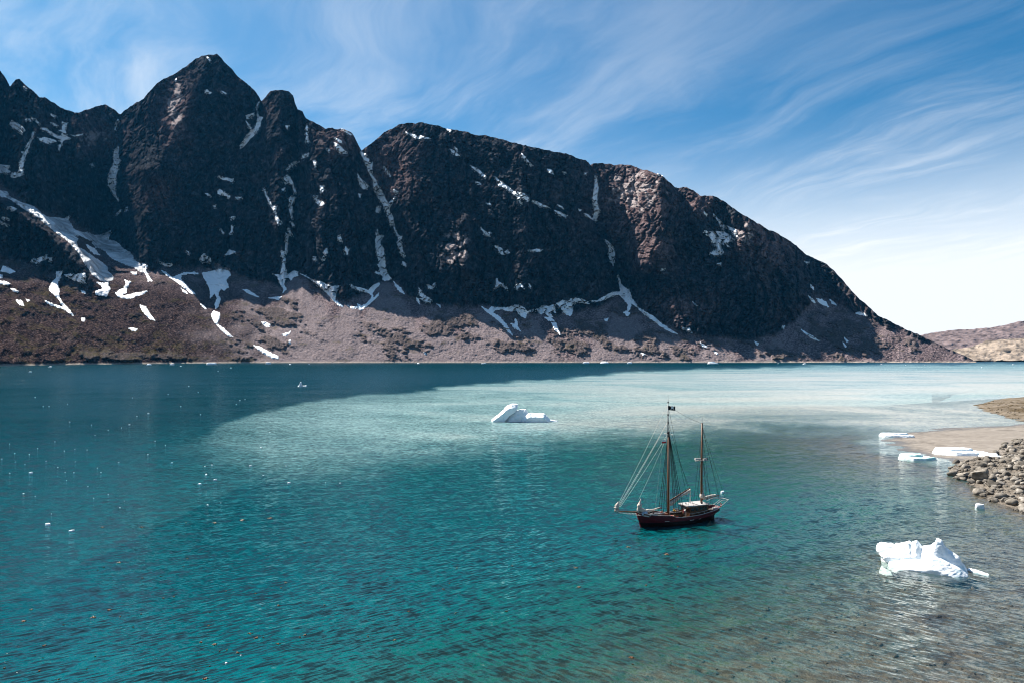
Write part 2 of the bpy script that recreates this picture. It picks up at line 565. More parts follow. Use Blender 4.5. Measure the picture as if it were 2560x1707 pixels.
add_attr(mmesh, "outcrop", padback(outcrop))
add_attr(mmesh, "veg", padback(veg))
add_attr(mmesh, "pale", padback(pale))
cone = np.zeros_like(Yb)
for ax, ay, kx in [(742, 690, .75), (962, 702, .7), (1215, 768, 1.0), (1330, 790, .6), (1548, 748, .85), (1660, 815, .9), (1780, 842, .9), (1930, 838, .8), (480, 680, .45), (620, 720, .5), (870, 752, .6), (1090, 768, .5)]:
    dyc = PY - ay
    wv0 = dyc * kx + 6
    cone = np.maximum(cone, np.clip(1.15 - np.abs(PX - ax - dyc * 0.12 + fbm(PX / 40.0, PY / 30.0, 3, 190) * 16) / np.maximum(wv0, 4), 0, 1) * (dyc > 0) * sstep(0, 14, dyc))
cone = sstep(0.05, 0.55, cone) * (1 - cliff) * (1 - outcrop * 0.8)
add_attr(mmesh, "cone", padback(cone))
add_attr(mmesh, "fan", padback(fan))
add_attr(mmesh, "lit_warm", padback(lit_warm))
add_attr(mmesh, "brown", padback(brown))

m_rock, nt = mat("mountain_rock")
geo = nt.n('ShaderNodeNewGeometry').outputs['Position']
psc = nt.vmath('SCALE', geo, s=0.01)
n1 = nt.noise(psc, 3.0, 8.0, 0.62)
n2 = nt.noise(nt.mapping(psc, scale=(3.0, 3.0, 0.7)), 4.0, 6.0, 0.6, 0.6)
n3 = nt.noise(psc, 12.0, 5.0, 0.75)
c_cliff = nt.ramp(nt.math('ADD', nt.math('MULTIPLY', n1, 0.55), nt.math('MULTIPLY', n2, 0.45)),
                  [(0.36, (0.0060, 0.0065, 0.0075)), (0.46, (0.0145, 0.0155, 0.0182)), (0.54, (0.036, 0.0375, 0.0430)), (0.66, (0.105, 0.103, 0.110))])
c_cliff = nt.mix(nt.math('MULTIPLY', nt.attr("lit_warm"), nt.smooth(n2, 0.3, 0.62, 0.25, 1.0)), c_cliff, nt.ramp(n1, [(0.32, (0.048, 0.0315, 0.0315)), (0.5, (0.136, 0.09, 0.087)), (0.68, (0.272, 0.1875, 0.177))]))
c_lit = nt.ramp(n3, [(0.3, (0.1555, 0.1236, 0.1188)), (0.7, (0.4471, 0.3802, 0.3659))])
c_cliff = nt.mix(nt.smooth(nt.math('MULTIPLY', nt.attr("pale"), nt.math('ADD', n1, n3)), 0.42, 0.72), c_cliff, c_lit)
c_scr = nt.ramp(nt.math('ADD', nt.math('MULTIPLY', n3, 0.94), nt.math('MULTIPLY', nt.attr("fan"), 0.06)),
                [(0.40, (0.05112, 0.03808, 0.0408)), (0.5, (0.1491, 0.1115, 0.1156)), (0.60, (0.355, 0.272, 0.2666))])
c_scr = nt.mix(nt.math('MULTIPLY', nt.attr("cone"), 0.85), nt.vmath('SCALE', c_scr, s=0.80), nt.ramp(n3, [(0.34, (0.125, 0.101, 0.103)), (0.5, (0.185, 0.150, 0.152)), (0.66, (0.29, 0.24, 0.238))]))
c_scr = nt.mix(nt.attr("brown"), c_scr, nt.ramp(n3, [(0.42, (0.0084, 0.00585, 0.00585)), (0.51, (0.0273, 0.01813, 0.01755)), (0.57, (0.0672, 0.0468, 0.0429)), (0.66, (0.1785, 0.1268, 0.117))]))
c_scr = nt.mix(nt.math('MULTIPLY', nt.attr("outcrop"), 0.75), c_scr, nt.ramp(n3, [(0.34, (0.03024, 0.02624, 0.0243)), (0.6, (0.1008, 0.08262, 0.07582)), (0.72, (0.2722, 0.2284, 0.2041))]))
c_scr = nt.mix(nt.math('MULTIPLY', nt.attr("veg"), nt.smooth(n1, 0.40, 0.62, 0.0, 0.55)), c_scr, (0.0599, 0.05069, 0.02074))
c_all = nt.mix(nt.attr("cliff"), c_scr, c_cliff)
zsep = nt.n('ShaderNodeSeparateXYZ')
nt.put(zsep.inputs[0], geo)
tide = nt.smooth(nt.math('ADD', zsep.outputs[2], nt.math('MULTIPLY', nt.math('SUBTRACT', n3, 0.5), 22.0)), 3.0, 9.0, 1.0, 0.0)
c_all = nt.mix(nt.math('MULTIPLY', tide, 0.85), c_all, (0.3629, 0.3067, 0.2592))
bn = nt.bump(nt.noise(nt.mapping(psc, scale=(1.3, 1.3, 0.55)), 7.0, 8.0, 0.62), 1.0, 6.0)
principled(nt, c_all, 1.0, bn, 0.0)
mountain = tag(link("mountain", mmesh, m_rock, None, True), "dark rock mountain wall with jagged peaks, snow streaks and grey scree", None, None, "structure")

# ------------------------------------------------------------------ snow lying in gullies and on ledges, one piece each
SNOW = {
 (0, 100, 3.672): [
  "1898,152 1912,160 1935,195 1930,205 1910,185", "1885,462 1905,460 1920,478 1945,485 1930,495 1905,492 1890,480",
  "2030,470 2050,475 2078,495 2060,492",
  "90,775 105,742 125,758 165,768 205,800 232,838 215,832 180,805 140,790 175,820 208,852 190,850 150,822 115,800",
  "230,735 250,722 275,730 285,745 262,738 240,742", "290,720 320,722 335,742 362,768 345,770 320,745",
  "460,682 480,685 518,705 495,712 475,700", "468,762 490,765 525,785 520,795 490,780",
  "570,752 590,762 620,765 605,790 598,840 612,870 618,895 648,905 600,915 580,925 568,950 550,935 548,910 510,900 470,870 425,830 390,825 378,815 400,810 430,815 440,830 490,860 530,885 560,880 570,850 540,835 565,830 575,800",
  "345,895 380,905 400,895 440,905 480,915 525,935 490,935 470,952 435,955 400,940 365,920",
  "655,875 690,880 720,870 760,868 735,878 700,888", "538,965 565,968 548,1000 540,1015",
  "292,845 312,848 300,900 280,950 262,1000 240,1050 225,1100 210,1150 212,1215 210,1240 170,1255 130,1265 92,1258 110,1225 160,1215 180,1190 175,1130 200,1080 215,1050 195,1028 225,1025 250,950 275,930 290,890",
  "-30,1140 0,1145 30,1148 60,1155 90,1158 70,1185 92,1215 60,1222 20,1218 0,1222 -30,1225", "830,1145 845,1135 860,1155 845,1162",
  "1085,978 1090,1000 1082,1040 1090,1095 1100,1110 1080,1160 1085,1190 1070,1230 1060,1290 1070,1310 1055,1350 1060,1430 1095,1480 1080,1475 1045,1430 1020,1380 1000,1350 993,1300 998,1240 1010,1195 1030,1165 1045,1120 1045,1020 1070,1000",
  "1080,730 1090,735 1065,790 1060,830 1050,820 1058,780", "2258,700 2280,688 2300,692 2330,675 2330,690 2305,710 2280,725 2262,718",
  "2005,1255 2030,1255 2060,1270 2100,1272 2142,1285 2130,1305 2095,1290 2040,1282",
  "1995,1395 2015,1378 2040,1388 2075,1408 2112,1440 2105,1448 2070,1430 2030,1425 2005,1415", "1885,1412 1905,1410 1930,1435 1910,1430",
  "2160,1445 2215,1445 2180,1468", "1960,1525 1975,1520 1978,1535 1965,1538", "1155,1545 1168,1535 1165,1568 1152,1568",
  "1605,370 1620,355 1612,385", "215,430 232,435 248,455 235,450"],
 (0, 480, 3.484): [
  "-60,-40 0,-10 60,0 80,40 130,65 200,100 260,115 310,140 350,180 400,215 450,225 500,225 560,235 600,210 595,250 625,290 640,325 700,350 760,355 830,380 880,375 930,355 965,335 955,380 940,420 1000,430 1040,460 1075,500 1130,525 1160,560 1165,590 1210,620 1245,650 1250,705 1215,695 1160,655 1100,640 1050,615 990,590 950,560 920,520 880,495 830,480 800,440 820,425 770,420 740,400 690,380 650,390 680,410 665,445 680,480 750,520 820,570 880,610 930,650 940,690 990,740 980,770 930,785 870,770 830,740 800,720 780,680 740,630 710,580 690,540 660,500 610,450 570,410 520,380 470,340 420,300 370,260 310,210 240,170 180,130 120,85 60,50 0,40 -60,10",
  "745,455 790,480 830,500 870,555 830,545 790,520 760,480", "1235,620 1285,640 1270,680 1300,740 1325,775 1290,780 1275,730 1250,690 1240,650",
  "1140,700 1190,700 1185,725 1155,715", "560,725 600,715 650,725 690,715 738,705 750,740 735,760 745,800 690,780 640,770 600,750",
  "485,695 540,692 530,740 500,800 515,850 512,905 540,960 590,1010 630,1060 640,1080 600,1055 560,1025 500,1005 440,985 400,965 390,945 430,965 490,985 550,1005 520,950 490,915 450,880 425,850 440,810 455,780 490,755",
  "275,605 290,575 320,590 350,570 412,550 400,590 360,605 320,628 290,618", "425,575 452,572 445,600 430,598",
  "5,690 25,645 60,655 110,680 130,695 85,712 50,700", "-10,720 20,725 20,750 -10,755", "-20,775 40,780 85,800 75,812 30,805 -20,800",
  "92,845 130,848 162,870 150,878 110,865", "62,135 100,130 145,150 120,165 85,150", "20,222 60,225 80,238 40,238", "0,255 40,275 80,290 50,290 10,270",
  "840,790 880,795 940,790 945,820 960,840 945,880 930,910 880,905 830,890 835,865 870,855 900,845 870,810",
  "1085,770 1140,785 1120,810 1105,840 1100,880 1060,895 1080,905 1160,885 1240,870 1285,865 1250,890 1180,910 1140,930 1090,930 1040,920 1000,885 1040,855 1075,840 1100,800",
  "705,860 740,870 745,885 715,880", "1215,985 1270,1000 1290,1040 1320,1080 1350,1120 1310,1110 1275,1080 1240,1040",
  "1120,1190 1150,1185 1195,1195 1180,1215 1150,1208", "705,1100 740,1095 735,1130 715,1125", "1395,608 1430,625 1505,630 1490,650 1440,648 1410,630",
  "1405,685 1450,705 1500,745 1560,720 1600,705 1700,700 1735,715 1640,715 1580,725 1575,760 1610,800 1650,840 1690,880 1705,892 1660,885 1620,850 1560,800 1500,760 1440,720",
  "1575,840 1610,860 1640,890 1600,875",
  "1755,705 1850,690 1920,670 1990,690 2010,720 1970,770 1990,830 1950,860 1920,840 1900,890 1920,940 1900,1000 1880,1020 1870,980 1890,930 1870,880 1830,930 1830,860 1800,790 1770,740",
  "1840,1070 1860,1040 1910,1050 1915,1100 1890,1150 1950,1190 1985,1225 2030,1265 1980,1250 1920,1195 1870,1140 1850,1110",
  "1730,590 1775,540 1800,560 1830,580 1838,610 1790,618 1750,605", "1960,550 2000,505 2050,525 2020,540 1985,550", "1625,515 1645,520 1645,540",
  "2010,220 2045,212 2020,240", "2015,300 2032,292 2025,345 2010,375 1995,370 2012,345", "1915,320 1950,360 1945,368", "1010,190 1050,155 1048,180 1015,208",
  "1095,140 1110,132 1108,165 1098,170", "2125,850 2170,860 2195,880 2150,880", "140,940 190,950 210,990 170,985 145,960", "225,935 260,945 240,955", "1745,975 1775,990 1800,1020 1780,1020"],
 (600, 200, 3.564): [
  "185,190 160,215 148,260 155,290 170,330 200,335 185,370 180,410 150,460 110,510 85,530 55,575 20,605 0,612 0,590 30,545 60,500 95,460 130,430 150,390 158,340 150,300 145,265 152,215 180,190",
  "55,375 70,385 100,430 98,445 80,420", "55,325 75,312 115,298 120,305 90,330 75,350 58,345", "595,400 605,430 600,480 605,530 618,548 600,558 582,550 588,500 585,440",
  "405,410 432,408 420,430 410,430", "840,520 870,525 910,550 900,568 870,545", "838,560 870,575 900,600 930,630 962,650 920,658 890,640 855,600",
  "778,612 795,615 792,640 782,635", "555,690 570,665 612,655 605,675 580,685 562,700", "418,800 440,765 470,740 522,728 500,750 460,770 430,800",
  "410,845 440,860 460,900 475,930 490,970 497,1000 485,1012 470,960 440,915 410,930 395,920 378,880 405,870", "650,720 670,718 678,750 668,770 655,745",
  "715,945 740,945 748,980 730,1008 718,980", "655,1035 692,1038 680,1065 720,1085 758,1105 720,1125 685,1105 675,1075", "370,975 400,965 395,985 378,985",
  "208,970 225,985 240,1030 270,1080 285,1125 328,1130 315,1165 325,1210 345,1245 370,1265 360,1298 335,1280 320,1250 310,1190 290,1150 260,1100 230,1040",
  "435,1050 460,1040 492,1050 475,1085 460,1120 475,1180 458,1195 475,1240 460,1235 440,1170 445,1110 438,1075", "455,1265 470,1270 482,1300 465,1300",
  "425,1330 435,1325 450,1360 470,1385 440,1370",
  "1075,640 1130,670 1120,690 1150,710 1145,735 1180,735 1175,800 1170,840 1210,890 1225,940 1260,990 1285,1040 1305,1080 1330,1130 1335,1180 1365,1230 1365,1290 1345,1295 1320,1220 1295,1160 1260,1090 1230,1050 1200,970 1190,940 1180,880 1150,830 1130,770 1100,710 1080,670",
  "1320,1105 1350,1075 1385,1040 1392,1050 1365,1085 1330,1118", "1370,975 1385,990 1408,995 1385,1010", "1275,775 1300,795 1330,830 1342,862 1320,845 1290,800",
  "1048,840 1065,870 1095,900 1120,930 1142,945 1130,970 1100,975 1075,950 1060,900", "1055,1015 1075,1020 1072,1052 1060,1040", "1215,1130 1250,1125 1250,1160 1235,1185 1212,1180",
  "1370,1290 1385,1340 1410,1385 1440,1395 1430,1420 1440,1480 1460,1560 1440,1540 1410,1480 1400,1455 1415,1430 1405,1390 1375,1340",
  "1472,462 1510,480 1560,490 1580,510 1610,495 1640,510 1690,520 1620,530 1570,520 1520,498", "1840,435 1880,450 1880,468 1850,450", "1870,615 1900,630 1955,675 1930,680 1895,650",
  "1910,595 1940,625 1935,635", "2055,765 2090,780 2140,810 2190,860 2180,868 2130,835 2080,790", "2105,908 2130,912 2148,932 2115,932", "870,1390 890,1385 905,1420 912,1450 890,1440 875,1420",
  "925,1520 940,1490 970,1510 955,1560 930,1550", "2145,1320 2160,1335 2200,1375 2220,1360 2230,1375 2210,1392 2180,1375", "2190,1100 2225,1100 2235,1112 2205,1110", "900,440 950,455 1000,490 990,495 940,465"],
 (600, 560, 3.675): [
  "425,90 450,95 440,150 435,250 425,275 405,275 420,340 410,380 420,440 435,470 480,440 500,430 530,440 530,480 490,490 470,520 440,490 415,500 405,560 425,600 395,635 400,600 365,545 345,490 310,460 370,470 385,400 395,320 380,300 375,245 410,260 420,180",
  "435,50 450,70 485,105 465,95 440,70",
  "550,460 600,475 650,510 690,525 740,530 800,560 850,575 915,570 890,620 875,660 875,700 930,740 950,770 900,745 850,700 800,640 740,580 690,540 640,500",
  "670,305 700,300 705,335 680,335", "755,320 770,295 778,340 760,335", "770,260 800,215 805,280 785,275",
  "1260,50 1265,100 1320,115 1290,150 1290,190 1320,230 1325,290 1335,350 1335,410 1355,460 1385,500 1370,515 1330,525 1310,510 1320,490 1290,470 1240,450 1245,435 1290,450 1280,400 1260,380 1280,360 1265,300 1250,230 1245,160 1250,110",
  "1010,555 1050,580 1120,590 1180,610 1220,570 1285,540 1280,565 1240,600 1215,640 1225,680 1200,690 1215,660 1170,630 1100,615 1030,590",
  "990,750 1020,765 1080,760 1080,735 1110,755 1160,735 1200,690 1240,670 1275,635 1270,660 1230,700 1180,745 1150,770 1110,795 1080,775 1030,780",
  "1410,530 1440,560 1480,590 1510,645 1470,625 1430,580", "1645,590 1670,630 1700,660 1760,700 1740,725 1690,710 1655,690 1685,685 1645,655", "1620,680 1640,690 1648,740 1625,710",
  "1720,565 1760,570 1795,540 1790,580 1755,600 1730,590", "1445,180 1460,175 1480,220 1505,270 1510,300 1490,285 1465,230", "1490,350 1510,350 1530,385 1500,385",
  "25,605 70,605 90,625 130,640 180,680 140,665 80,640", "260,680 310,675 385,668 350,700 320,690", "125,1115 180,1125 250,1165 320,1200 350,1210 350,1238 290,1225 210,1185",
  "200,905 240,905 285,925 265,945 225,940", "385,1015 430,1000 465,985 450,1015 410,1030", "1805,735 1840,745 1840,768", "1685,1175 1705,1180 1715,1200 1695,1195", "450,1065 465,1065 460,1100 450,1095"],
 (1200, 380, 2.904): [
  "10,1120 60,1150 80,1125 150,1130 210,1130 260,1110 320,1130 340,1160 385,1145 340,1175 330,1210 290,1185 260,1150 220,1160 160,1145 110,1150 90,1165 140,1195 190,1250 215,1290 235,1330 200,1300 150,1240 90,1190 40,1155",
  "405,1145 450,1120 500,1120 540,1110 550,1170 520,1150 505,1165 530,1200 500,1200 470,1165 440,1180 415,1160",
  "555,1100 600,1080 640,1090 660,1065 720,1065 770,1085 795,1105 740,1098 700,1090 670,1110 675,1150 660,1190 630,1185 590,1140",
  "800,1085 850,1080 900,1050 960,1020 1020,1015 1010,960 1000,900 1015,920 1020,960 1050,985 1080,1000 1095,1040 1105,1070 1140,1110 1140,1125 1100,1100 1090,1140 1075,1160 1090,1170 1075,1195 1040,1165 1070,1155 1075,1110 1050,1080 1010,1035 960,1045 910,1070 870,1085 830,1090",
  "1140,1125 1200,1160 1260,1195 1310,1240 1370,1280 1440,1325 1380,1305 1310,1265 1260,1225 1200,1185 1155,1145", "255,1205 270,1230 275,1270 295,1300 250,1280 220,1245 250,1250",
  "520,1240 550,1240 570,1290 585,1330 550,1300 530,1270", "465,1200 520,1205 540,1230 500,1225",
  "905,635 930,650 955,680 970,710 980,745 970,780 968,830 950,800 940,770 935,730 940,695 920,665",
  "832,170 845,180 850,230 860,260 850,310 850,370 865,420 855,460 840,500 820,490 830,430 825,380 820,330 828,280 835,230", "715,418 735,425 725,432", "760,450 790,460 825,495 800,485",
  "105,180 150,215 200,250 250,290 290,325 285,345 305,385 290,370 270,330 220,290 180,260 140,250 130,235 160,235 120,205", "275,295 320,305 355,335 350,358 310,335 285,310",
  "378,355 420,365 460,385 500,405 450,400 400,375", "540,425 580,440 635,465 620,475 570,450", "565,385 600,400 600,415", "0,145 40,178 40,188 0,165",
  "300,10 325,30 350,70 380,100 370,108 335,75 312,35", "5,550 50,590 75,585 70,612 40,600", "100,680 130,690 160,705 170,745 150,740 130,705", "180,725 200,715 215,735 195,740",
  "350,710 380,715 410,705 455,712 440,720 400,728 370,722", "105,1000 115,970 120,920 130,915 130,945 160,955 200,995 185,995 150,962 125,980", "250,985 270,960 300,962 318,985 290,980 270,993",
  "355,960 370,975 368,995", "905,1215 930,1208 925,1228 910,1228", "1545,1090 1560,1100 1575,1118 1560,1112", "1475,1275 1520,1280 1540,1312 1500,1300", "1600,1385 1640,1410 1650,1420 1615,1410",
  "1320,855 1345,850 1325,862", "490,125 515,130 535,165 515,155 500,150", "605,145 622,150 610,155", "1165,1455 1200,1465 1185,1475", "1290,160 1310,155 1345,182 1320,172", "760,155 772,153 768,168"],
 (1700, 480, 2.735): [
  "160,265 200,275 250,272 290,275 290,250 270,215 240,170 228,152 250,175 280,210 310,235 350,245 390,262 385,275 340,258 300,245 295,270 330,290 365,330 320,350 290,348 300,362 270,350 290,395 297,415 285,432 240,433 208,422 240,400 245,385 225,340 200,305",
  "165,135 185,155 180,165 168,150", "360,280 385,290 400,318 380,305", "255,490 285,485 280,500 260,502", "320,362 335,375 325,375", "850,475 880,482 865,488",
  "890,630 915,655 915,670 900,655", "875,708 905,730 930,765 905,750", "935,730 970,735 1000,755 1020,790 980,775 950,755", "1025,738 1050,750 1070,775 1040,765",
  "1200,830 1230,820 1260,830 1280,850 1250,845 1225,840", "830,940 870,965 920,995 960,1020 910,1005 860,970", "1120,990 1150,1020 1140,1025", "1112,1025 1140,1055 1130,1060",
  "20,930 65,935 85,965 50,950", "700,918 718,915 708,940", "510,1020 540,1035 530,1050", "140,1030 185,1055 180,1062 150,1048", "230,1085 265,1105 250,1110"],
}
m_snow, nt = mat("old_snow")
geo = nt.n('ShaderNodeNewGeometry').outputs['Position']
sn = nt.noise(geo, 0.012, 6.0, 0.62, 0.4)
sc = nt.mix(nt.smooth(sn, 0.56, 0.80), (0.90, 0.91, 0.92), (0.40, 0.38, 0.37))
principled(nt, sc, 0.8, None, 0.05)

m_glac, nt = mat("shade_streaked_glacier")
geo = nt.n('ShaderNodeNewGeometry').outputs['Position']
gs = nt.noise(nt.mapping(geo, rot=(0, R(30), 0), scale=(0.004, 0.004, 0.010)), 1.0, 8.0, 0.66, 1.5)
principled(nt, nt.ramp(gs, [(0.34, (0.20, 0.20, 0.21)), (0.5, (0.50, 0.52, 0.54)), (0.62, (0.80, 0.82, 0.84))]), 0.75, None, 0.2)  # grey streaks darken the ice in place of shade and grazing light
dxc = xs[1] - xs[0]
SUB = 3
for (ox, oy, sc_), polys in SNOW.items():
    for ptxt in polys:
        P = np.array([[float(a) for a in q.split(',')] for q in ptxt.split()])
        P = P / sc_ + np.array([ox, oy])
        # pixel rows follow the undisturbed wall; find the patch of the grid around the polygon
        x0, x1, y0, y1 = P[:, 0].min() - 5, P[:, 0].max() + 5, P[:, 1].min() - 6, P[:, 1].max() + 6
        c0 = max(0, int((x0 - xs[0]) / dxc) - 1)
        c1 = min(NC - 1, int((x1 - xs[0]) / dxc) + 2)
        if c1 - c0 < 2:
            continue
        sub = PY[:, c0:c1 + 1]
        rows = np.where(((sub > y0) & (sub < y1)).any(axis=1))[0]
        if len(rows) < 2:
            continue
        r0, r1 = max(0, rows[0] - 1), min(NR - 1, rows[-1] + 1)
        nr, nc = (r1 - r0) * SUB + 1, (c1 - c0) * SUB + 1
        fr = np.linspace(r0, r1, nr)
        fc = np.linspace(c0, c1, nc)
        ri = np.minimum(fr.astype(int), NR - 2)
        ci = np.minimum(fc.astype(int), NC - 2)
        a = (fr - ri)[:, None]
        b = (fc - ci)[None, :]

        def bil(A):
            return ((1 - a) * (1 - b) * A[ri][:, ci] + (1 - a) * b * A[ri][:, ci + 1] + a * (1 - b) * A[ri + 1][:, ci] + a * b * A[ri + 1][:, ci + 1])
        gx_, gy_, gz_ = bil(Xf), bil(Yf), bil(Zf)
        ppx, ppy = 1280 + F_PX * gx_ / gy_, HOR - F_PX * (gz_ - H_CAM) / gy_
        sd = poly_sdf(ppx, ppy, P)
        size = min(P[:, 0].ptp(), P[:, 1].ptp()) if hasattr(P, 'ptp') else min(np.ptp(P[:, 0]), np.ptp(P[:, 1]))
        amp = min(1.5, 0.10 * size + 0.25)
        sd = sd + 0.7 + fbm(ppx / 5.0, ppy / 5.0, 3, 150) * amp
        keep = sd > -2.2
        off = np.clip(sd, -2.2, 2.0) * 2.2
        # lift outwards: towards the fjord and up
        vx = gx_ * 1.0
        vy = gy_ - off * 0.80
        vx = gx_ - off * 0.80 * gx_ / gy_
        vz = gz_ + off * 0.45
        kf = keep[:-1, :-1] | keep[1:, :-1] | keep[:-1, 1:] | keep[1:, 1:]
        if not kf.any() or not (sd > 0).any():
            continue
        fq = grid_faces(nr, nc)[kf.ravel()]
        used, inv_ = np.unique(fq, return_inverse=True)
        V = np.stack([vx, vy, vz], -1).reshape(-1, 3)[used]
        glac = len(P) > 60
        me = np_mesh("glacier" if glac else "snow_patch", V, inv_.reshape(-1, 4))
        link("glacier" if glac else "snow_patch", me, m_glac if glac else m_snow, mountain, smooth=True)

# ------------------------------------------------------------------ low hills at the mouth of the fjord
def hill(name, sky_pts, shore_y, y0, ang, seed, label, tint):
    nx, ny = 360, 90
    hx = np.linspace(sky_pts[0][0], sky_pts[-1][0], nx)
    top = interp(hx, sky_pts) - fbm(hx / 30.0, hx * 0 + seed, 4, seed) * 1.6
    v = np.linspace(0, 1, ny)
    base = np.full(nx, shore_y)
    py = base[None, :] + (np.minimum(top, base - 0.3) - base)[None, :] * v[:, None]
    tt = math.tan(R(ang))
    tel = (HOR - py) / F_PX
    Y = (y0 * tt + H_CAM) / (tt - tel)
    Z = H_CAM + tel * Y
    px = np.repeat(hx[None, :], ny, 0)
    s = px / F_PX * y0
    Y = Y + (ridged(s / 420.0, Z / 190.0, 4, seed + 3) * -45 + fbm(s / 90.0, Z / 50.0, 4, seed + 9, .6) * 22) * sstep(0, .06, v)[:, None]
    X = (px - 1280) / F_PX * Y
    Z = Z + fbm(s / 60.0, Y / 60.0, 3, seed + 20) * 4 * sstep(0, .06, v)[:, None]
    Z[0] = -2
    nb = 12
    bk = np.arange(1, nb + 1)[:, None] / nb
    Yk = Y[-1][None, :] + 1500 * bk
    Xk = X[-1][None, :] * Yk / Y[-1][None, :]
    Zk = Z[-1][None, :] - 360 * bk
    V = np.stack([np.vstack([X, Xk]), np.vstack([Y, Yk]), np.vstack([Z, Zk])], -1).reshape(-1, 3)
    me = np_mesh(name, V, grid_faces(ny + nb, nx))
    m, nt = mat(name + "_ground")
    g = nt.n('ShaderNodeNewGeometry').outputs['Position']
    p = nt.vmath('SCALE', g, s=0.01)
    f = nt.noise(nt.mapping(p, scale=(1, 1, 2.4)), 1.1, 9.0, 0.66, 0.5)
    c = nt.ramp(f, [(0.34, tuple(x * 0.40 for x in tint)), (0.5, tint), (0.66, tuple(x * 1.5 for x in tint))])
    principled(nt, c, 0.9, nt.bump(nt.noise(p, 5.0, 8.0, 0.65), 1.0, 8.0), 0.0)
    return tag(link(name, me, m), label, None, None, "structure")


hill("hill", [(2230, 845), (2303, 838), (2340, 831), (2395, 824), (2450, 822), (2486, 818), (2523, 809), (2560, 802), (2700, 780), (2900, 800), (3100, 790)],
     898.5, 6400, 15, 210, "brown rounded hill behind the pale one at the fjord mouth", (0.165, 0.125, 0.120))
hill("hill", [(2330, 903.5), (2387, 871), (2424, 868), (2468, 853), (2504, 849), (2560, 846), (2640, 835), (2750, 850), (2950, 830), (3100, 840)],
     904.0, 3900, 14, 230, "pale beige hill slope meeting the water at the fjord mouth", (0.28, 0.225, 0.18))

# ------------------------------------------------------------------ shore on the right, sea bed and water
def w_poly(pts):
    return [on_water(*p) for p in pts]


SPIT = w_poly([(2379, 1168), (2388, 1196), (2425, 1201), (2432, 1218), (2445, 1233), (2469, 1248), (2503, 1257), (2534, 1272), (2560, 1281),
               (2700, 1330), (3000, 1400), (3100, 1150), (2700, 1090), (2560, 1100), (2532, 1108), (2512, 1121), (2490, 1144), (2447, 1152), (2404, 1157)])
SAND = w_poly([(2206, 1096), (2230, 1111), (2273, 1126), (2338, 1142), (2382, 1155), (2480, 1170), (2640, 1170), (3000, 1160), (3000, 1052), (2640, 1058), (2560, 1060), (2508, 1064),
               (2414, 1067), (2325, 1071), (2262, 1081), (2225, 1089)])
FARSPIT = w_poly([(2444, 1013), (2458, 1026), (2490, 1034), (2519, 1043), (2560, 1053), (2700, 1066), (2950, 1060), (2900, 985), (2640, 988), (2560, 994), (2508, 997), (2469, 1004)])
SHELF = w_poly([(1250, 1800), (1480, 1680), (1700, 1570), (1950, 1448), (2130, 1368), (2290, 1300), (2362, 1230), (2372, 1175), (2420, 1160), (3000, 1170), (3200, 1400), (3300, 2600), (900, 2600)])


def ground_z(x, y, full=False):
    nz = fbm(x / 9.0, y / 9.0, 4, 300)
    s1 = poly_sdf(x, y, SPIT) + nz * 1.6
    s2 = poly_sdf(x, y, SAND) + fbm(x / 40.0, y / 12.0, 4, 310, 0.6) * 5.0
    s3 = poly_sdf(x, y, FARSPIT) + nz * 3
    s4 = poly_sdf(x, y, SHELF) + nz * 2.5
    z1 = np.where(s1 > 0, 2.6 * (1 - np.exp(-s1 / 9.0)) + 0.03 * s1, 0.30 * s1) + nz * 0.25 * (s1 > 0)
    z2 = np.where(s2 > 0, 0.30 * (1 - np.exp(-s2 / 10.0)) + 0.03 * perlin(x / 30.0, y / 5.0, 7), 0.05 * s2)
    z3 = np.where(s3 > 0, 2.4 * (1 - np.exp(-s3 / 14.0)), 0.12 * s3) + nz * 0.3 * (s3 > 0)
    z4 = np.where(s4 > 0, -2.5 + 1.75 * (1 - np.exp(-s4 / 16.0)), -2.5 + 0.15 * s4) + nz * 0.22
    z = np.maximum(np.maximum(z1, z2), np.maximum(z3, np.maximum(z4, -16.0)))
    if full:
        cls = np.where(z < -0.02, 0, np.where((z1 >= z2) & (z1 >= z3), 1, np.where(z2 >= z3, 2, 3)))
        return z, cls
    return z


def colour_ground(name, stops, scale, bumpd, extra=None):
    m, nt = mat(name)
    g = nt.n('ShaderNodeNewGeometry').outputs['Position']
    f = nt.math('ADD', nt.math('MULTIPLY', nt.noise(g, scale, 8.0, 0.66), 0.65), nt.math('MULTIPLY', nt.noise(nt.mapping(g, scale=(.25, 1.0, 1)), scale * 0.35, 4.0, 0.6), 0.35))
    c = nt.ramp(f, stops)
    if extra:
        c = nt.mix(nt.smooth(nt.noise(g, extra[1], 5.0, 0.62), extra[2], extra[3]), c, extra[0])
    # wet margin just above the water line: darker and shinier
    zs = nt.n('ShaderNodeSeparateXYZ')
    nt.put(zs.inputs[0], g)
    wet = nt.smooth(nt.math('ADD', zs.outputs[2], nt.math('MULTIPLY', nt.math('SUBTRACT', f, 0.5), 0.5)), 0.02, 0.22, 1.0, 0.0)
    c = nt.mix(nt.math('MULTIPLY', wet, 0.8), c, nt.vmath('SCALE', c, s=0.42))
    principled(nt, c, nt.mixf(wet, 0.9, 0.35), nt.bump(nt.noise(g, scale * 2.2, 6.0, 0.65), 0.8, bumpd), 0.3)
    return m


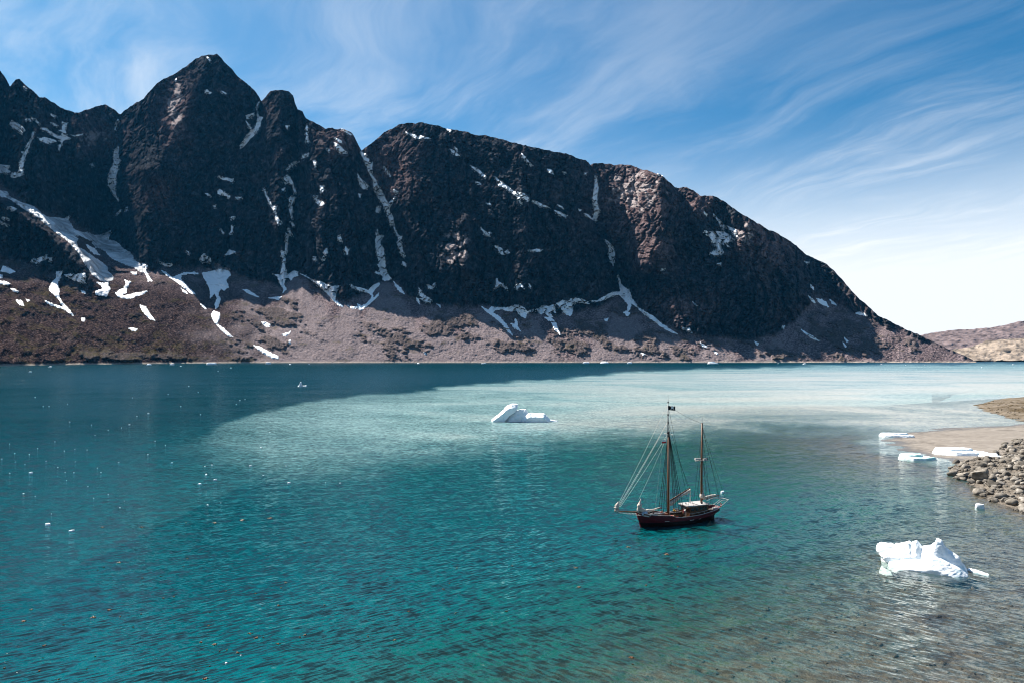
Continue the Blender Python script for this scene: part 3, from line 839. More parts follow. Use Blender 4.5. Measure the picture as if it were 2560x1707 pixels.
m_bed = colour_ground("sea_bed_stones", [(0.30, (0.022, 0.014, 0.008)), (0.46, (0.125, 0.088, 0.057)), (0.60, (0.29, 0.215, 0.145)), (0.75, (0.46, 0.375, 0.28))], 0.85, 0.5,
                      ((0.055, 0.028, 0.012), 0.20, 0.56, 0.66))
m_sand = colour_ground("wet_sand", [(0.30, (0.125, 0.104, 0.086)), (0.52, (0.20, 0.172, 0.145)), (0.72, (0.29, 0.255, 0.22))], 0.35, 0.04,
                       ((0.10, 0.082, 0.066), 0.10, 0.56, 0.70))
m_spit = colour_ground("shore_gravel", [(0.30, (0.04875, 0.039, 0.02925)), (0.5, (0.13, 0.1073, 0.0845)), (0.7, (0.234, 0.2015, 0.1658))], 1.4, 0.3)
m_far = colour_ground("weedy_gravel", [(0.30, (0.04875, 0.0338, 0.0182)), (0.5, (0.13, 0.1008, 0.06825)), (0.7, (0.26, 0.2145, 0.1755))], 0.45, 0.4,
                      ((0.06175, 0.039, 0.0143), 0.05, 0.50, 0.60))
GX = np.arange(-90, 640, 1.3)
GY = np.concatenate([np.arange(8, 330, 1.15), np.arange(330, 660, 2.2)])
gx2, gy2 = np.meshgrid(GX, GY)
gz, gcls = ground_z(gx2, gy2, True)
gf = grid_faces(len(GY), len(GX))
fc_ = gcls.ravel()[gf]
fcls = fc_.max(axis=1)
gverts = np.stack([gx2, gy2, gz], -1).reshape(-1, 3)
ground_obj = {}
for ci_, (nm, mt_, lab) in enumerate([("seabed", m_bed, "stony brown sea bed showing through the shallow water"), ("rocky_spit", m_spit, "stone covered spit of shore at the right edge"),
                                      ("sand_flat", m_sand, "flat tongue of pale wet sand with stranded ice"), ("gravel_spit", m_far, "low brown weedy gravel point beyond the sand")]):
    fq = gf[fcls == ci_]
    used, inv_ = np.unique(fq, return_inverse=True)
    me = np_mesh(nm, gverts[used], inv_.reshape(-1, 4))
    ground_obj[nm] = tag(link(nm, me, mt_, smooth=True), lab, None, None, "structure")

# water surface: one sheet to the horizon, carrying the depth under it and the silt from the river delta
wpx = np.concatenate([np.arange(-1100, -40, 40), np.arange(-40, 2600, 8), np.arange(2600, 3700, 40)]).astype(float)
wk = 5.4 * 1.028 ** np.arange(0, 236)
wpy = HOR + wk
WPX, WPY = np.meshgrid(wpx, wpy)
WX, WY = on_water(WPX, WPY)
wdep = np.full(WX.shape, 16.0)
near = WY < 700
wdep[near] = -ground_z(WX[near], WY[near])
wdep = np.maximum(wdep, 0.02)
# silt plume traced on the water
PL = [(500, 1110), (520, 1085), (566, 1056), (653, 1029), (762, 1007), (903, 988), (1088, 976), (1102, 968), (1197, 958), (1360, 949), (1632, 925), (1850, 920), (2068, 913), (2560, 908),
      (3800, 905), (3800, 1150), (2500, 1170), (2340, 1135), (2180, 1092), (1960, 1081), (1740, 1083), (1524, 1092), (1306, 1105), (1143, 1121), (1034, 1143), (871, 1175), (740, 1186), (610, 1165), (530, 1135)]
asp = 3.0
sdp = poly_sdf(WPX, WPY * asp, [(a, b * asp) for a, b in PL])
# softness: crisp towards the open fjord, long fade on the near side
nearside = sstep(-20, 60, WPY - interp(WPX, [(500, 1090), (900, 1060), (1300, 1040), (2000, 1010), (2560, 1000)]))
soft = 12 + 140 * nearside
silt = sstep(-soft, soft * 1.1, sdp + (fbm(WPX / 120.0, WPY / 14.0, 4, 410) + 0.6 * fbm(WPX / 34.0, WPY / 5.0, 3, 414)) * (10 + 34 * nearside))
silt *= interp(WPX, [(500, .20), (700, .34), (1000, .46), (1300, .60), (1700, .80), (2000, 0.95), (2560, 1.0), (3700, 1.0)])
silt *= sstep(903, 945, WPY) * 0.62 + 0.38
silt = np.maximum(silt, 0.8 * sstep(1.0, 0.1, wdep) * sstep(1240, 1160, WPY))
wme = np_mesh("water", np.stack([WX, WY, WX * 0], -1).reshape(-1, 3), grid_faces(len(wpy), len(wpx))[:, ::-1])
add_attr(wme, "depth", wdep)
add_attr(wme, "silt", silt)
add_attr(wme, "shoal", np.exp(-wdep / 6.0))
add_attr(wme, "offshore", sstep(math.log(160), math.log(2600), np.log(WY)))

m_wat, nt = mat("fjord_water")
g = nt.n('ShaderNodeNewGeometry').outputs['Position']
# wave slopes: trains of short crests, crest direction swinging towards the beach on the right
def slopes(rotz, stretch, scale, detail, rough, dist):
    return nt.math('SUBTRACT', nt.noise(nt.mapping(nt.mapping(g, rot=(0, 0, R(rotz))), scale=(stretch, 1.0, 1.0)), scale, detail, rough, dist), 0.5)


def dirv(rotz, f):
    a = R(-rotz)
    return nt.vmath('SCALE', (-math.sin(a), math.cos(a), 0.0), s=f)


gust = nt.smooth(nt.noise(nt.mapping(g, scale=(0.6, 1.0, 1)), 0.016, 5.0, 0.62), 0.34, 0.66, 0.60, 1.20)
shoal = nt.smooth(nt.attr("shoal"), 0.22, 0.75)
A = slopes(-34, 0.22, 2.5, 4.0, 0.60, 0.6)
B = slopes(38, 0.26, 1.7, 4.0, 0.60, 0.5)
C = slopes(-18, 0.30, 0.45, 3.0, 0.55, 0.3)
D = slopes(20, 0.7, 2.6, 3.0, 0.6, 0.2)
wv_ = nt.vmath('ADD', dirv(-34, nt.math('MULTIPLY', A, nt.mixf(shoal, 1.35, 0.30))), dirv(38, nt.math('MULTIPLY', B, nt.mixf(shoal, 0.40, 1.15))))
wv_ = nt.vmath('ADD', wv_, dirv(-18, nt.math('MULTIPLY', C, 0.62)))
wv_ = nt.vmath('ADD', wv_, dirv(20, nt.math('MULTIPLY', D, 0.48)))
wv_ = nt.vmath('SCALE', wv_, s=nt.math('MULTIPLY', gust, nt.smooth(nt.attr("offshore"), 0.0, 1.0, 1.0, 0.60)))
# wind off the mountain: the lee faces of the waves, towards the near shore, are the steeper ones
lee = nt.smooth(nt.attr("offshore"), 0.0, 0.8, -0.005, -0.15)
lv = nt.n('ShaderNodeCombineXYZ')
nt.put(lv.inputs[1], lee)
lv.inputs[2].default_value = 1.0
wb = nt.vmath('NORMALIZE', nt.vmath('ADD', wv_, lv.outputs[0]))
silt_a = nt.attr("silt")
streak = nt.noise(nt.mapping(g, rot=(0, 0, R(20)), scale=(0.55, 1.0, 1.0)), 0.010, 7.0, 0.62, 1.2)
silt_f = nt.math('MULTIPLY', silt_a, nt.smooth(streak, 0.3, 0.7, 0.62, 1.08), clamp=True)
deep = nt.ramp(nt.math('DIVIDE', nt.attr("depth"), 16.0), [(0.12, (0.002, 0.070, 0.056)), (0.42, (0.0006, 0.051, 0.060)), (0.75, (0.0005, 0.035, 0.047)), (1.0, (0.0005, 0.024, 0.035))])
milky = nt.ramp(silt_f, [(0.0, (0.05, 0.13, 0.14)), (0.45, (0.13, 0.215, 0.22)), (0.75, (0.255, 0.30, 0.29)), (1.0, (0.35, 0.355, 0.325))])
body = nt.mix(nt.smooth(silt_f, 0.0, 0.5, 0.0, 1.0, 'LINEAR'), deep, milky)
# wave light and shade put into the body colour: crests brightened, troughs darkened
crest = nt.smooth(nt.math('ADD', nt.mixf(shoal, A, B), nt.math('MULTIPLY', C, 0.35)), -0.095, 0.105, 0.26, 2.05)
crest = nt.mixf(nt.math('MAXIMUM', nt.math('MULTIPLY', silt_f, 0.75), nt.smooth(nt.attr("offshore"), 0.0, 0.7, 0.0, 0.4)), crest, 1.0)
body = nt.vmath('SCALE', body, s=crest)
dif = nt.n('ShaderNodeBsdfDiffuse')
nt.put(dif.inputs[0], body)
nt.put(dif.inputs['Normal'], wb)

tra = nt.n('ShaderNodeBsdfTransparent')
nt.put(tra.inputs[0], nt.mix(nt.smooth(nt.attr("depth"), 0.2, 4.0), (0.95, 0.97, 0.96), (0.62, 0.80, 0.70)))
dnrm = nt.math('DIVIDE', nt.attr("depth"), 4.6)
turb = nt.math('SUBTRACT', 1.0, nt.math('EXPONENT', nt.math('MULTIPLY', nt.math('POWER', dnrm, 1.6), -1.0)))
turb = nt.math('MAXIMUM', turb, nt.math('MULTIPLY', silt_f, 0.85))
ms1 = nt.n('ShaderNodeMixShader')
nt.put(ms1.inputs[0], turb)
nt.put(ms1.inputs[1], tra.outputs[0])
nt.put(ms1.inputs[2], dif.outputs[0])
glo = nt.n('ShaderNodeBsdfGlossy', distribution='BECKMANN')
nt.put(glo.inputs['Roughness'], nt.smooth(nt.attr("offshore"), 0.0, 1.0, 0.09, 0.27))
glo.inputs['Color'].default_value = (1, 1, 1, 1)
nt.put(glo.inputs['Normal'], wb)
fr = nt.n('ShaderNodeFresnel')
fr.inputs[0].default_value = 1.333
nt.put(fr.inputs['Normal'], wb)
ms2 = nt.n('ShaderNodeMixShader')
nt.put(ms2.inputs[0], nt.math('MINIMUM', fr.outputs[0], nt.math('ADD', nt.smooth(nt.attr("offshore"), 0.0, 0.8, 0.24, 0.32), nt.math('MULTIPLY', shoal, 0.06))))   # a wind-ruffled sea never mirrors fully, even at a low angle
nt.put(ms2.inputs[1], ms1.outputs[0])
nt.put(ms2.inputs[2], glo.outputs[0])
finish(nt, ms2.outputs[0])
water = tag(link("water", wme, m_wat, smooth=True), "teal fjord water with a pale silt plume", None, None, "structure")

# ------------------------------------------------------------------ thin blue air between here and the mountains
bm = bmesh.new()
bmesh.ops.create_cube(bm, size=1.0)
hz = bpy.data.meshes.new("haze")
bm.to_mesh(hz)
bm.free()
m_hz, nt = mat("air")
pv = nt.n('ShaderNodeVolumePrincipled')
pv.inputs['Color'].default_value = (0.05, 0.46, 1.0, 1)
pv.inputs['Density'].default_value = 0.55e-5
pv.inputs['Anisotropy'].default_value = 0.0
ho = nt.n('ShaderNodeOutputMaterial')
nt.put(ho.inputs['Volume'], pv.outputs[0])
haze = link("haze", hz, m_hz)
haze.location = (0, 4900, 1290)
haze.scale = (22400, 11000, 2620)
tag(haze, "thin blue air over the fjord", None, None, "stuff")

# ------------------------------------------------------------------ ice
def finish_mesh(me, voxel, smooth=2, disp=0.0, dscale=1.0, seed=0):
    """weld rough solids into one skin, then wear it down"""
    tmp = bpy.data.objects.new("tmp", me)
    COL.objects.link(tmp)
    md = tmp.modifiers.new("r", 'REMESH')
    md.mode = 'VOXEL'
    md.voxel_size = voxel
    if smooth:
        sm = tmp.modifiers.new("s", 'SMOOTH')
        sm.iterations = smooth
        sm.factor = 0.5
    dg = bpy.context.evaluated_depsgraph_get()
    out = bpy.data.meshes.new_from_object(tmp.evaluated_get(dg))
    bpy.data.objects.remove(tmp)
    if disp:
        n = len(out.vertices)
        co = np.empty(n * 3, dtype=np.float32)
        no = np.empty(n * 3, dtype=np.float32)
        out.vertices.foreach_get("co", co)
        out.vertices.foreach_get("normal", no)
        co, no = co.reshape(-1, 3), no.reshape(-1, 3)
        q = co / dscale
        d = fbm(q[:, 0] + q[:, 2] * 0.7, q[:, 1] - q[:, 2] * 0.6, 3, seed) + 0.6 * ridged(q[:, 0] * .7 - q[:, 2], q[:, 1] + q[:, 2] * .5, 2, seed + 9)
        co = co + no * (d * disp)[:, None]
        out.vertices.foreach_set("co", np.ascontiguousarray(co, dtype=np.float32).ravel())
        out.update()
    return out


def slab_from_outline(bm, outline, depth, shrink_f=0.72, shrink_b=0.85, y0=0.0):
    """a solid with the given side outline (x, z), thickest in the middle"""
    n = len(outline)
    cx_ = sum(p[0] for p in outline) / n
    cz_ = min(p[1] for p in outline)
    rings = []
    for yy, s in ((-depth, shrink_f), (-depth * 0.45, 1.0), (depth * 0.5, 1.0), (depth, shrink_b)):
        rings.append([bm.verts.new((cx_ + (x - cx_) * (0.5 + 0.5 * s), y0 + yy, cz_ + (z - cz_) * s)) for x, z in outline])
    for a_, b_ in zip(rings[:-1], rings[1:]):
        for i in range(n):
            bm.faces.new((a_[i], a_[(i + 1) % n], b_[(i + 1) % n], b_[i]))
    bm.faces.new(rings[0])
    bm.faces.new(list(reversed(rings[-1])))


def solid(bm):
    bmesh.ops.triangulate(bm, faces=bm.faces[:])
    bmesh.ops.recalc_face_normals(bm, faces=bm.faces[:])
    me = bpy.data.meshes.new("ice")
    bm.to_mesh(me)
    bm.free()
    return me


def hull_part(bm, pts):
    vs = [bm.verts.new(p) for p in pts]
    bmesh.ops.convex_hull(bm, input=vs)


m_ice, nt = mat("glacier_ice")
g = nt.n('ShaderNodeTexCoord').outputs['Object']
f = nt.noise(g, 0.55, 5.0, 0.6)
c = nt.mix(nt.smooth(f, 0.50, 0.72), (0.80, 0.83, 0.85), (0.50, 0.68, 0.74))
p_ = principled(nt, c, 0.45, nt.bump(nt.noise(g, 2.0, 5.0, 0.6), 0.25, 0.10), 0.35)
m_gice, nt = mat("aqua_ice")
g = nt.n('ShaderNodeTexCoord').outputs['Object']
f = nt.noise(g, 0.35, 5.0, 0.6)
c = nt.mix(nt.smooth(f, 0.40, 0.60), (0.78, 0.84, 0.83), (0.42, 0.66, 0.62))
principled(nt, c, 0.3, nt.bump(nt.noise(g, 3.0, 4.0, 0.6), 0.3, 0.1), 0.4)


def view_rz(px):
    return -math.atan((px - 1280.0) / F_PX)


def put_ice(name, me, px, py, label, cat, material=m_ice, group=None, z=0.0, rz=None):
    x, y = on_water(px, py)
    o = link(name, me, material, smooth=True)
    o.location = (x, y, z)
    o.rotation_euler = (0, 0, view_rz(px) if rz is None else rz)
    return tag(o, label, cat, group)


# the berg lying in the silt plume, a leaning tooth with lower blocks behind it
bm = bmesh.new()
slab_from_outline(bm, [(-14.3, -1.5), (-14.2, 0.9), (-11.7, 2.8), (-8.3, 5.65), (-7.4, 7.2), (-4.3, 8.6), (-2.4, 8.7), (-1.1, 8.2), (-2.4, 6.3), (-5.4, 3.9), (-7.6, 0.9), (-8.6, -1.5)], 3.2, 0.8, 0.7)
slab_from_outline(bm, [(-8.5, -1.5), (-7.4, 1.2), (-5.6, 3.6), (-3.0, 4.8), (0, 5.7), (2.4, 5.9), (3.4, 4.6), (5.2, 2.2), (5.6, -1.5)], 3.6, 0.55, 0.8, 1.2)
slab_from_outline(bm, [(0, -1.5), (0.6, 2.1), (3.7, 4.0), (11.5, 3.8), (13.0, 2.5), (14.3, 1.1), (14.8, -1.5)], 4.2, 0.7, 0.8, 0.2)
hull_part(bm, [(13, -1, -1), (18.6, -0.6, -0.5), (18.2, 0.4, 0.35), (13.5, 1.2, 1.2), (13, -1.4, 0.9), (17, 1, -0.5)])
put_ice("iceberg", finish_mesh(solid(bm), 0.22, 1, 0.15, 1.5, 3), 1301.6, 1053, "white iceberg with a leaning tooth, alone in the pale silty water", "iceberg")

# the berg near the beach
k_ = 0.87 / 95.0
OUTL = [(300, -0.9), (292, 1.0), (240, 1.15), (210, 1.76), (215, 2.4), (260, 2.8), (420, 2.92), (480, 2.75), (500, 3.1), (560, 3.2), (700, 3.8), (730, 3.45), (800, 4.1), (840, 3.7), (880, 3.1), (950, 3.4),
        (1020, 3.6), (1080, 4.3), (1095, 4.9), (1160, 4.75), (1190, 4.2), (1210, 3.6), (1300, 2.9), (1400, 2.2), (1435, 1.35), (1520, 0.1), (1500, -0.9)]
bm = bmesh.new()
slab_from_outline(bm, [((a - 860) * k_, b) for a, b in OUTL], 2.1, 0.55, 0.75, 0.6)
slab_from_outline(bm, [((a - 860) * k_, b) for a, b in [(400, -0.9), (430, 0.45), (640, 1.1), (900, 1.5), (1040, 2.4), (1200, 2.0), (1420, 0.9), (1530, -0.05), (1500, -0.9)]], 2.4, 0.5, 0.9, -1.2)
slab_from_outline(bm, [((a - 860) * k_, b) for a, b in [(260, -2.2), (290, -1.3), (600, -0.9), (1100, -1.0), (1480, -0.9), (1400, -2.2), (800, -2.6)]], 2.4, 0.6, 0.8, 0.2)
bx_, by_ = on_water(2300, 1413)
berg = put_ice("iceberg", finish_mesh(solid(bm), 0.10, 2, 0.07, 1.1, 21), 2300, 1413, "humped white iceberg floating in the shallows near the stony beach", "iceberg")
berg.rotation_euler = (0, 0, R(-34))
berg.scale = (1.0, 1.0, 0.86)
for i, (a0, b0, w0, d0, lab) in enumerate([(2474, 1436, 3.2, 0.9, "thin white ice tongue just off the tip of the humped iceberg"), (2320, 1422.5, 1.9, 0.7, "small ice plate by the foot of the humped iceberg, the one farther up"),
                                           (2340, 1429, 2.0, 0.7, "small ice plate by the foot of the humped iceberg, the lower one")]):
    bm = bmesh.new()
    hull_part(bm, [(-w0 / 2, 0, -.3), (w0 / 2, -d0 * .3, -.3), (w0 / 2 * .9, d0 * .2, .10), (-w0 * .42, d0 / 2, .30), (-w0 * .3, -d0 / 2, .22), (0, d0 / 2, -.25), (0, -d0 / 2, -.25), (w0 * .1, 0, .33)])
    o = put_ice("ice_floe", finish_mesh(solid(bm), 0.07, 1, 0.03, 0.5, 40 + i), a0 - (30 if i == 0 else 0), b0 - (6 if i == 0 else 0), lab, "ice floe", group="ice plates beside the humped iceberg")
    o.rotation_euler = (0, 0, R(-52 if i == 0 else -20))


def floe_mesh(wx, wy, h, seed, step=True, vox=0.16):
    rs = random.Random(seed)
    bm = bmesh.new()

    def blob(sx, sy, z0, z1, ox, oy):
        n = 11
        lo, hi = [], []
        for i in range(n):
            a = 2 * math.pi * i / n
            r = rs.uniform(0.78, 1.1)
            lo.append((ox + math.cos(a) * sx * r, oy + math.sin(a) * sy * r, z0))
            r *= rs.uniform(0.82, 0.95)
            hi.append((ox + math.cos(a) * sx * r, oy + math.sin(a) * sy * r, z1 * rs.uniform(0.8, 1.1)))
        hull_part(bm, lo + hi)
    blob(wx / 2, wy / 2, -0.5, h * (0.55 if step else 1.0), 0, 0)
    if step:
        blob(wx * 0.33, wy * 0.34, -0.4, h, -wx * 0.08, wy * 0.08)
    return finish_mesh(solid(bm), vox, 2, 0.07, 1.3, seed)


for (px_, py_, wx, wy, h, mt_, z_, sd_, lab) in [
    (2243, 1091, 15, 7, 1.3, m_ice, 0.1, 51, "long low ice slab stranded at the outer tip of the sand flat"),
    (2287, 1146, 12, 9, 1.5, m_gice, -0.1, 52, "greenish melting ice slab afloat at the edge of the sand"),
    (2396, 1136, 18, 10, 1.7, m_ice, 0.35, 53, "broad flat white ice slab stranded on the sand"),
    (2480, 1148, 8, 4.5, 1.3, m_ice, 0.5, 54, "small white ice slab at the edge of the stones"),
    (2450, 1269, 2.0, 1.3, 0.8, m_ice, 0.0, 55, "lone small ice chunk just off the stony spit"),
    (1806, 1232, 0.85, 0.7, 0.5, m_ice, 0.0, 56, "round white ice chunk in the water behind the ship's stern")]:
    put_ice("ice_floe", floe_mesh(wx, wy, h, sd_, wx > 5, 0.2 if wx > 5 else 0.08), px_, py_, lab, "ice floe", mt_, z=z_, rz=view_rz(px_) + R(8))

# small berg with a fin, mid fjord
bm = bmesh.new()
slab_from_outline(bm, [(-4.6, -1), (-4.2, 0.7), (-2.6, 2.2), (-1.6, 4.9), (-0.7, 5.2), (-0.4, 2.6), (0.4, 1.0), (3.5, 1.2), (4.4, 1.6), (4.8, 0.4), (4.9, -1)], 1.6, 0.7, 0.8)
put_ice("iceberg", finish_mesh(solid(bm), 0.25, 1, 0.1, 1.5, 61), 755, 966, "small white iceberg with a pointed fin in the dark open water", "iceberg")

# ice lying along the far shore
small = [floe_mesh(8, 5, 2.6, 70 + i, i % 2 == 0, 0.4) for i in range(4)]
FARICE = [(76, 930, 10), (125, 918.5, 11), (373, 912.4, 14), (430, 912.2, 15), (452, 915.4, 6), (527, 911.6, 30), (577, 920, 7), (671, 909.6, 16), (725, 911.4, 8), (773, 910.5, 4), (1046, 909.2, 9), (1207, 909.4, 8),
          (1212, 908.6, 9), (1465, 908.4, 20), (1512, 908.0, 26), (1574, 908.8, 14), (1782, 909.4, 30), (1946, 908.8, 5), (2011, 910.6, 11), (2205, 910.4, 6), (2265, 913.4, 5), (2314, 912.6, 5), (2456, 919, 7), (2534, 911.5, 6), (545, 928, 4)]
for i, (a0, b0, wpx) in enumerate(FARICE):
    x, y = on_water(a0, b0)
    o = link("ice_floe", small[i % 4], m_ice)
    sc_ = wpx / F_PX * y / 8.0
    o.location = (x, y, 0)
    o.scale = (sc_, sc_ * 0.8, sc_ * (0.8 if wpx < 20 else 0.55))
    o.rotation_euler = (0, 0, random.uniform(-0.4, 0.4) + (math.pi if i % 3 == 0 else 0))
    rank = sorted(q[0] for q in FARICE).index(a0)
    nth = ["first", "second", "third", "fourth", "fifth", "sixth", "seventh", "eighth", "ninth", "tenth", "eleventh", "twelfth", "thirteenth"]
    where = nth[rank] + " from the left edge" if rank < 13 else ("last one on the right" if rank == 24 else nth[24 - rank] + " from the right edge")
    tag(o, ("long white ice floe" if wpx > 12 else "small white ice floe") + " off the foot of the mountain, " + where, "ice floe", "ice floes along the far shore")

# bits of brash ice scattered over the open water
bits = [floe_mesh(1.6, 1.1, 0.5, 90 + i, False, 0.14) for i in range(4)]
SP1 = "1410,812,38 1470,848,34 1365,877,32 1175,730,22 1710,752,28 1785,625,24 1975,868,30 210,802,40 885,470,18 1015,393,18 935,412,12 257,632,14 475,450,13 625,470,13 1010,673,14 315,718,15 395,760,12 505,797,12 160,940,18 515,722,13 665,765,16 810,728,14 100,665,12 65,600,12 12,703,12 650,540,10 375,585,10 830,490,14 1370,400,13 1235,345,10 1675,297,14 1640,302,10 1615,330,10 1355,248,10 1290,207,10 1150,262,10 2225,865,12 2325,868,18 1800,815,16 1400,755,14 1450,745,20 1130,610,12 1060,580,12 1955,750,12 1845,520,10 240,282,9 905,285,9 460,327,9 335,345,8 295,345,8 740,505,9 595,640,9 510,635,9 440,648,9 200,672,10 105,722,10 170,740,9 65,800,10 600,888,10 445,793,9 455,848,9 690,795,9"
SP2 = "325,307,60 490,348,46 240,110,12 640,123,11 740,97,10 850,142,13 820,188,15 350,230,12 1365,28,36 1510,155,14 1420,170,26 1645,1197,16 1545,1250,26 1160,330,0"
for i, q in enumerate([tuple(map(float, t_.split(','))) + (0, 890) for t_ in SP1.split()] + [tuple(map(float, t_.split(','))) + (0, 1200) for t_ in SP2.split()]):
    zx, zy, zw, ox, oy = q
    if zw <= 0:
        continue
    a0, b0, wpx = ox + zx / 2.735, oy + zy / 2.735, max(3.4, zw / 2.735 * 0.8)
    x, y = on_water(a0, b0)
    o = link("ice_bit", bits[i % 4], m_ice)
    s_ = wpx / F_PX * y / 1.6
    o.location = (x, y, 0.0)
    o.scale = (s_, s_ * random.uniform(.6, 1), min(s_, 1.4) * random.uniform(.7, 1.1))
    o.rotation_euler = (0, 0, random.uniform(0, 6.28))
    tag(o, "tiny bit of white brash ice floating on the open teal water", "ice", "brash ice on the open water")

# ------------------------------------------------------------------ drifting weed
m_weed = simple_mat("brown_weed", (0.20, 0.075, 0.022), 0.6, 0.5, 5.0, 0.3)


def weed_mesh(seed):
    rs = random.Random(seed)
    vs, fs = [], []
    for b in range(7):
        a = rs.uniform(0, 6.28)
        L = rs.uniform(0.35, 0.75)
        wd = rs.uniform(0.04, 0.09)
        px0, py0 = rs.uniform(-.15, .15), rs.uniform(-.1, .1)
        base = len(vs)
        for i in range(6):
            t = i / 5
            aa = a + rs.uniform(-.3, .3) * t
            cx0, cy0 = px0 + math.cos(aa) * L * t, py0 + math.sin(aa) * L * t
            ww = wd * (0.5 + math.sin(math.pi * min(t + .15, 1)))
            nx_, ny_ = -math.sin(aa) * ww, math.cos(aa) * ww
            zz = 0.03 + 0.05 * math.sin(t * 5 + b)
            vs += [(cx0 + nx_, cy0 + ny_, zz), (cx0 - nx_, cy0 - ny_, zz + .015), (cx0, cy0, zz - .05)]
            if i:
                k0 = base + (i - 1) * 3
                for u, v in ((0, 1), (1, 2), (2, 0)):
                    fs.append((k0 + u, k0 + v, k0 + 3 + v, k0 + 3 + u))
    me = bpy.data.meshes.new("weed")
    me.from_pydata(vs, [], fs)
    return me


weeds = [weed_mesh(i) for i in range(5)]
W1 = "815,562,36 710,595,14 665,615,14 1280,535,16 1255,590,14 1190,796,20 1118,806,20 1095,656,12 972,668,14 1545,757,16 1955,700,26 2085,427,14 1905,546,14 1745,775,16 1920,735,18 1905,855,26 2220,853,20 1432,905,16 745,885,30 820,932,18 640,935,44 965,915,14 1190,977,18 1425,995,16 910,1005,16 215,883,30 165,962,38 430,987,16 300,1130,26 650,1205,16 1375,1107,28 1470,1122,38 1700,1047,44 1750,1078,28 1800,1075,16 2050,1073,18 2088,1057,28 1895,1117,40 1550,1160,14 1500,1170,16 1625,1178,30 1435,1272,14 1335,1298,26 1400,1357,34 400,1360,18 270,1303,22 595,1290,14 290,1215,14 28,1285,16 1655,272,50 1470,290,40 1850,258,40 960,320,40 700,320,26 1270,290,16"
W2 = "1585,597,34 1610,730,34 1105,897,28 770,600,14 720,705,16 680,745,20 765,907,18 710,948,20 440,898,18 345,1092,32 165,1068,18 1970,1212,40 1970,1257,20 2065,718,18 2205,505,46 1945,455,36 2285,590,14 2045,585,18 2110,655,16 2245,870,14 1690,1022,16 1135,162,12 1425,165,14 1150,585,14 1430,555,14"
for i, (ox, t_) in enumerate([(0, q) for q in W1.split()] + [(860, q) for q in W2.split()]):
    zx, zy, zw = map(float, t_.split(','))
    x, y = on_water(ox + zx / 2.735, 1200 + zy / 2.735)
    o = link("seaweed", weeds[i % 5], m_weed)
    s_ = max(zw, 14) / 2.735 / F_PX * y / 1.25
    o.location = (x, y, 0.0)
    o.scale = (s_ * 1.15, s_ * 1.0, 1.0)
    o.rotation_euler = (0, 0, random.uniform(-.5, .5))
    tag(o, "small clump of orange brown seaweed drifting on the near water", "seaweed", "seaweed clumps drifting on the near water")

# ------------------------------------------------------------------ stones of the shore
m_stone, nt = mat("shore_stone")
oi = nt.n('ShaderNodeObjectInfo')
g = nt.n('ShaderNodeNewGeometry').outputs['Position']
f = nt.math('ADD', nt.math('MULTIPLY', nt.noise(g, 0.9, 6.0, 0.62), 0.7), nt.math('MULTIPLY', nt.noise(g, 0.35, 2.0, 0.5), 0.3))
c = nt.ramp(f, [(0.32, (0.070, 0.060, 0.049)), (0.5, (0.155, 0.137, 0.116)), (0.68, (0.29, 0.265, 0.235))])
c = nt.vmath('SCALE', c, s=nt.smooth(oi.outputs['Random'], 0.0, 1.0, 0.65, 1.5, 'LINEAR'))
principled(nt, c, 0.95, nt.bump(nt.noise(g, 5.0, 6.0, 0.65), 0.5, 0.08), 0.05)


def rock_data(seed, sub=2):
    bm = bmesh.new()
    bmesh.ops.create_icosphere(bm, subdivisions=sub, radius=1.0)
    V = np.array([v.co[:] for v in bm.verts])
    F = np.array([[v.index for v in f_.verts] for f_ in bm.faces])
    bm.free()
    rs = np.random.RandomState(seed)
    # flat faces: pull in beyond a few random cutting planes
    for _ in range(13):
        n = rs.randn(3)
        n /= np.linalg.norm(n)
        d = rs.uniform(0.42, 0.85)
        ex = V @ n - d
        V = V - np.outer(np.maximum(ex, 0), n)
    V = V + 0.025 * rs.randn(*V.shape)
    V *= np.array([rs.uniform(.9, 1.25), rs.uniform(.7, 1.0), rs.uniform(.5, .8)])
    return V, F


rocks = [rock_data(500 + i, 2) for i in range(8)]
rock_me = [np_mesh("rock", v, f_) for v, f_ in rocks]
for me in rock_me:
    me.materials.append(m_stone)
cheap = [rock_data(600 + i, 1) for i in range(6)]


def scatter(poly, n, smin, smax, power, seed, bounds, zmin=-0.1):
    rs = np.random.RandomState(seed)
    x = rs.uniform(bounds[0], bounds[1], n * 6)
    y = rs.uniform(bounds[2], bounds[3], n * 6)
    ins = poly_sdf(x, y, poly) > -1.2
    x, y = x[ins][:n], y[ins][:n]
    s = smin + (smax - smin) * rs.rand(len(x)) ** power
    z = ground_z(x, y)
    ok = z > zmin
    return x[ok], y[ok], z[ok], s[ok], rs


def joined(name, x, y, z, s, rs, parent, material, sink=0.25):
    VV, FF, base = [], [], 0
    for i in range(len(x)):
        V, F = cheap[i % len(cheap)]
        a = rs.rand() * 6.28
        ca, sa = math.cos(a), math.sin(a)
        U = V * s[i] * 0.5
        U = np.stack([U[:, 0] * ca - U[:, 1] * sa + x[i], U[:, 0] * sa + U[:, 1] * ca + y[i], U[:, 2] + z[i] + s[i] * (0.25 - sink)], -1)
        VV.append(U)
        FF.append(F + base)
        base += len(V)
    o = link(name, np_mesh(name, np.vstack(VV), np.vstack(FF)), material, parent)
    o["kind"] = "stuff"
    return o


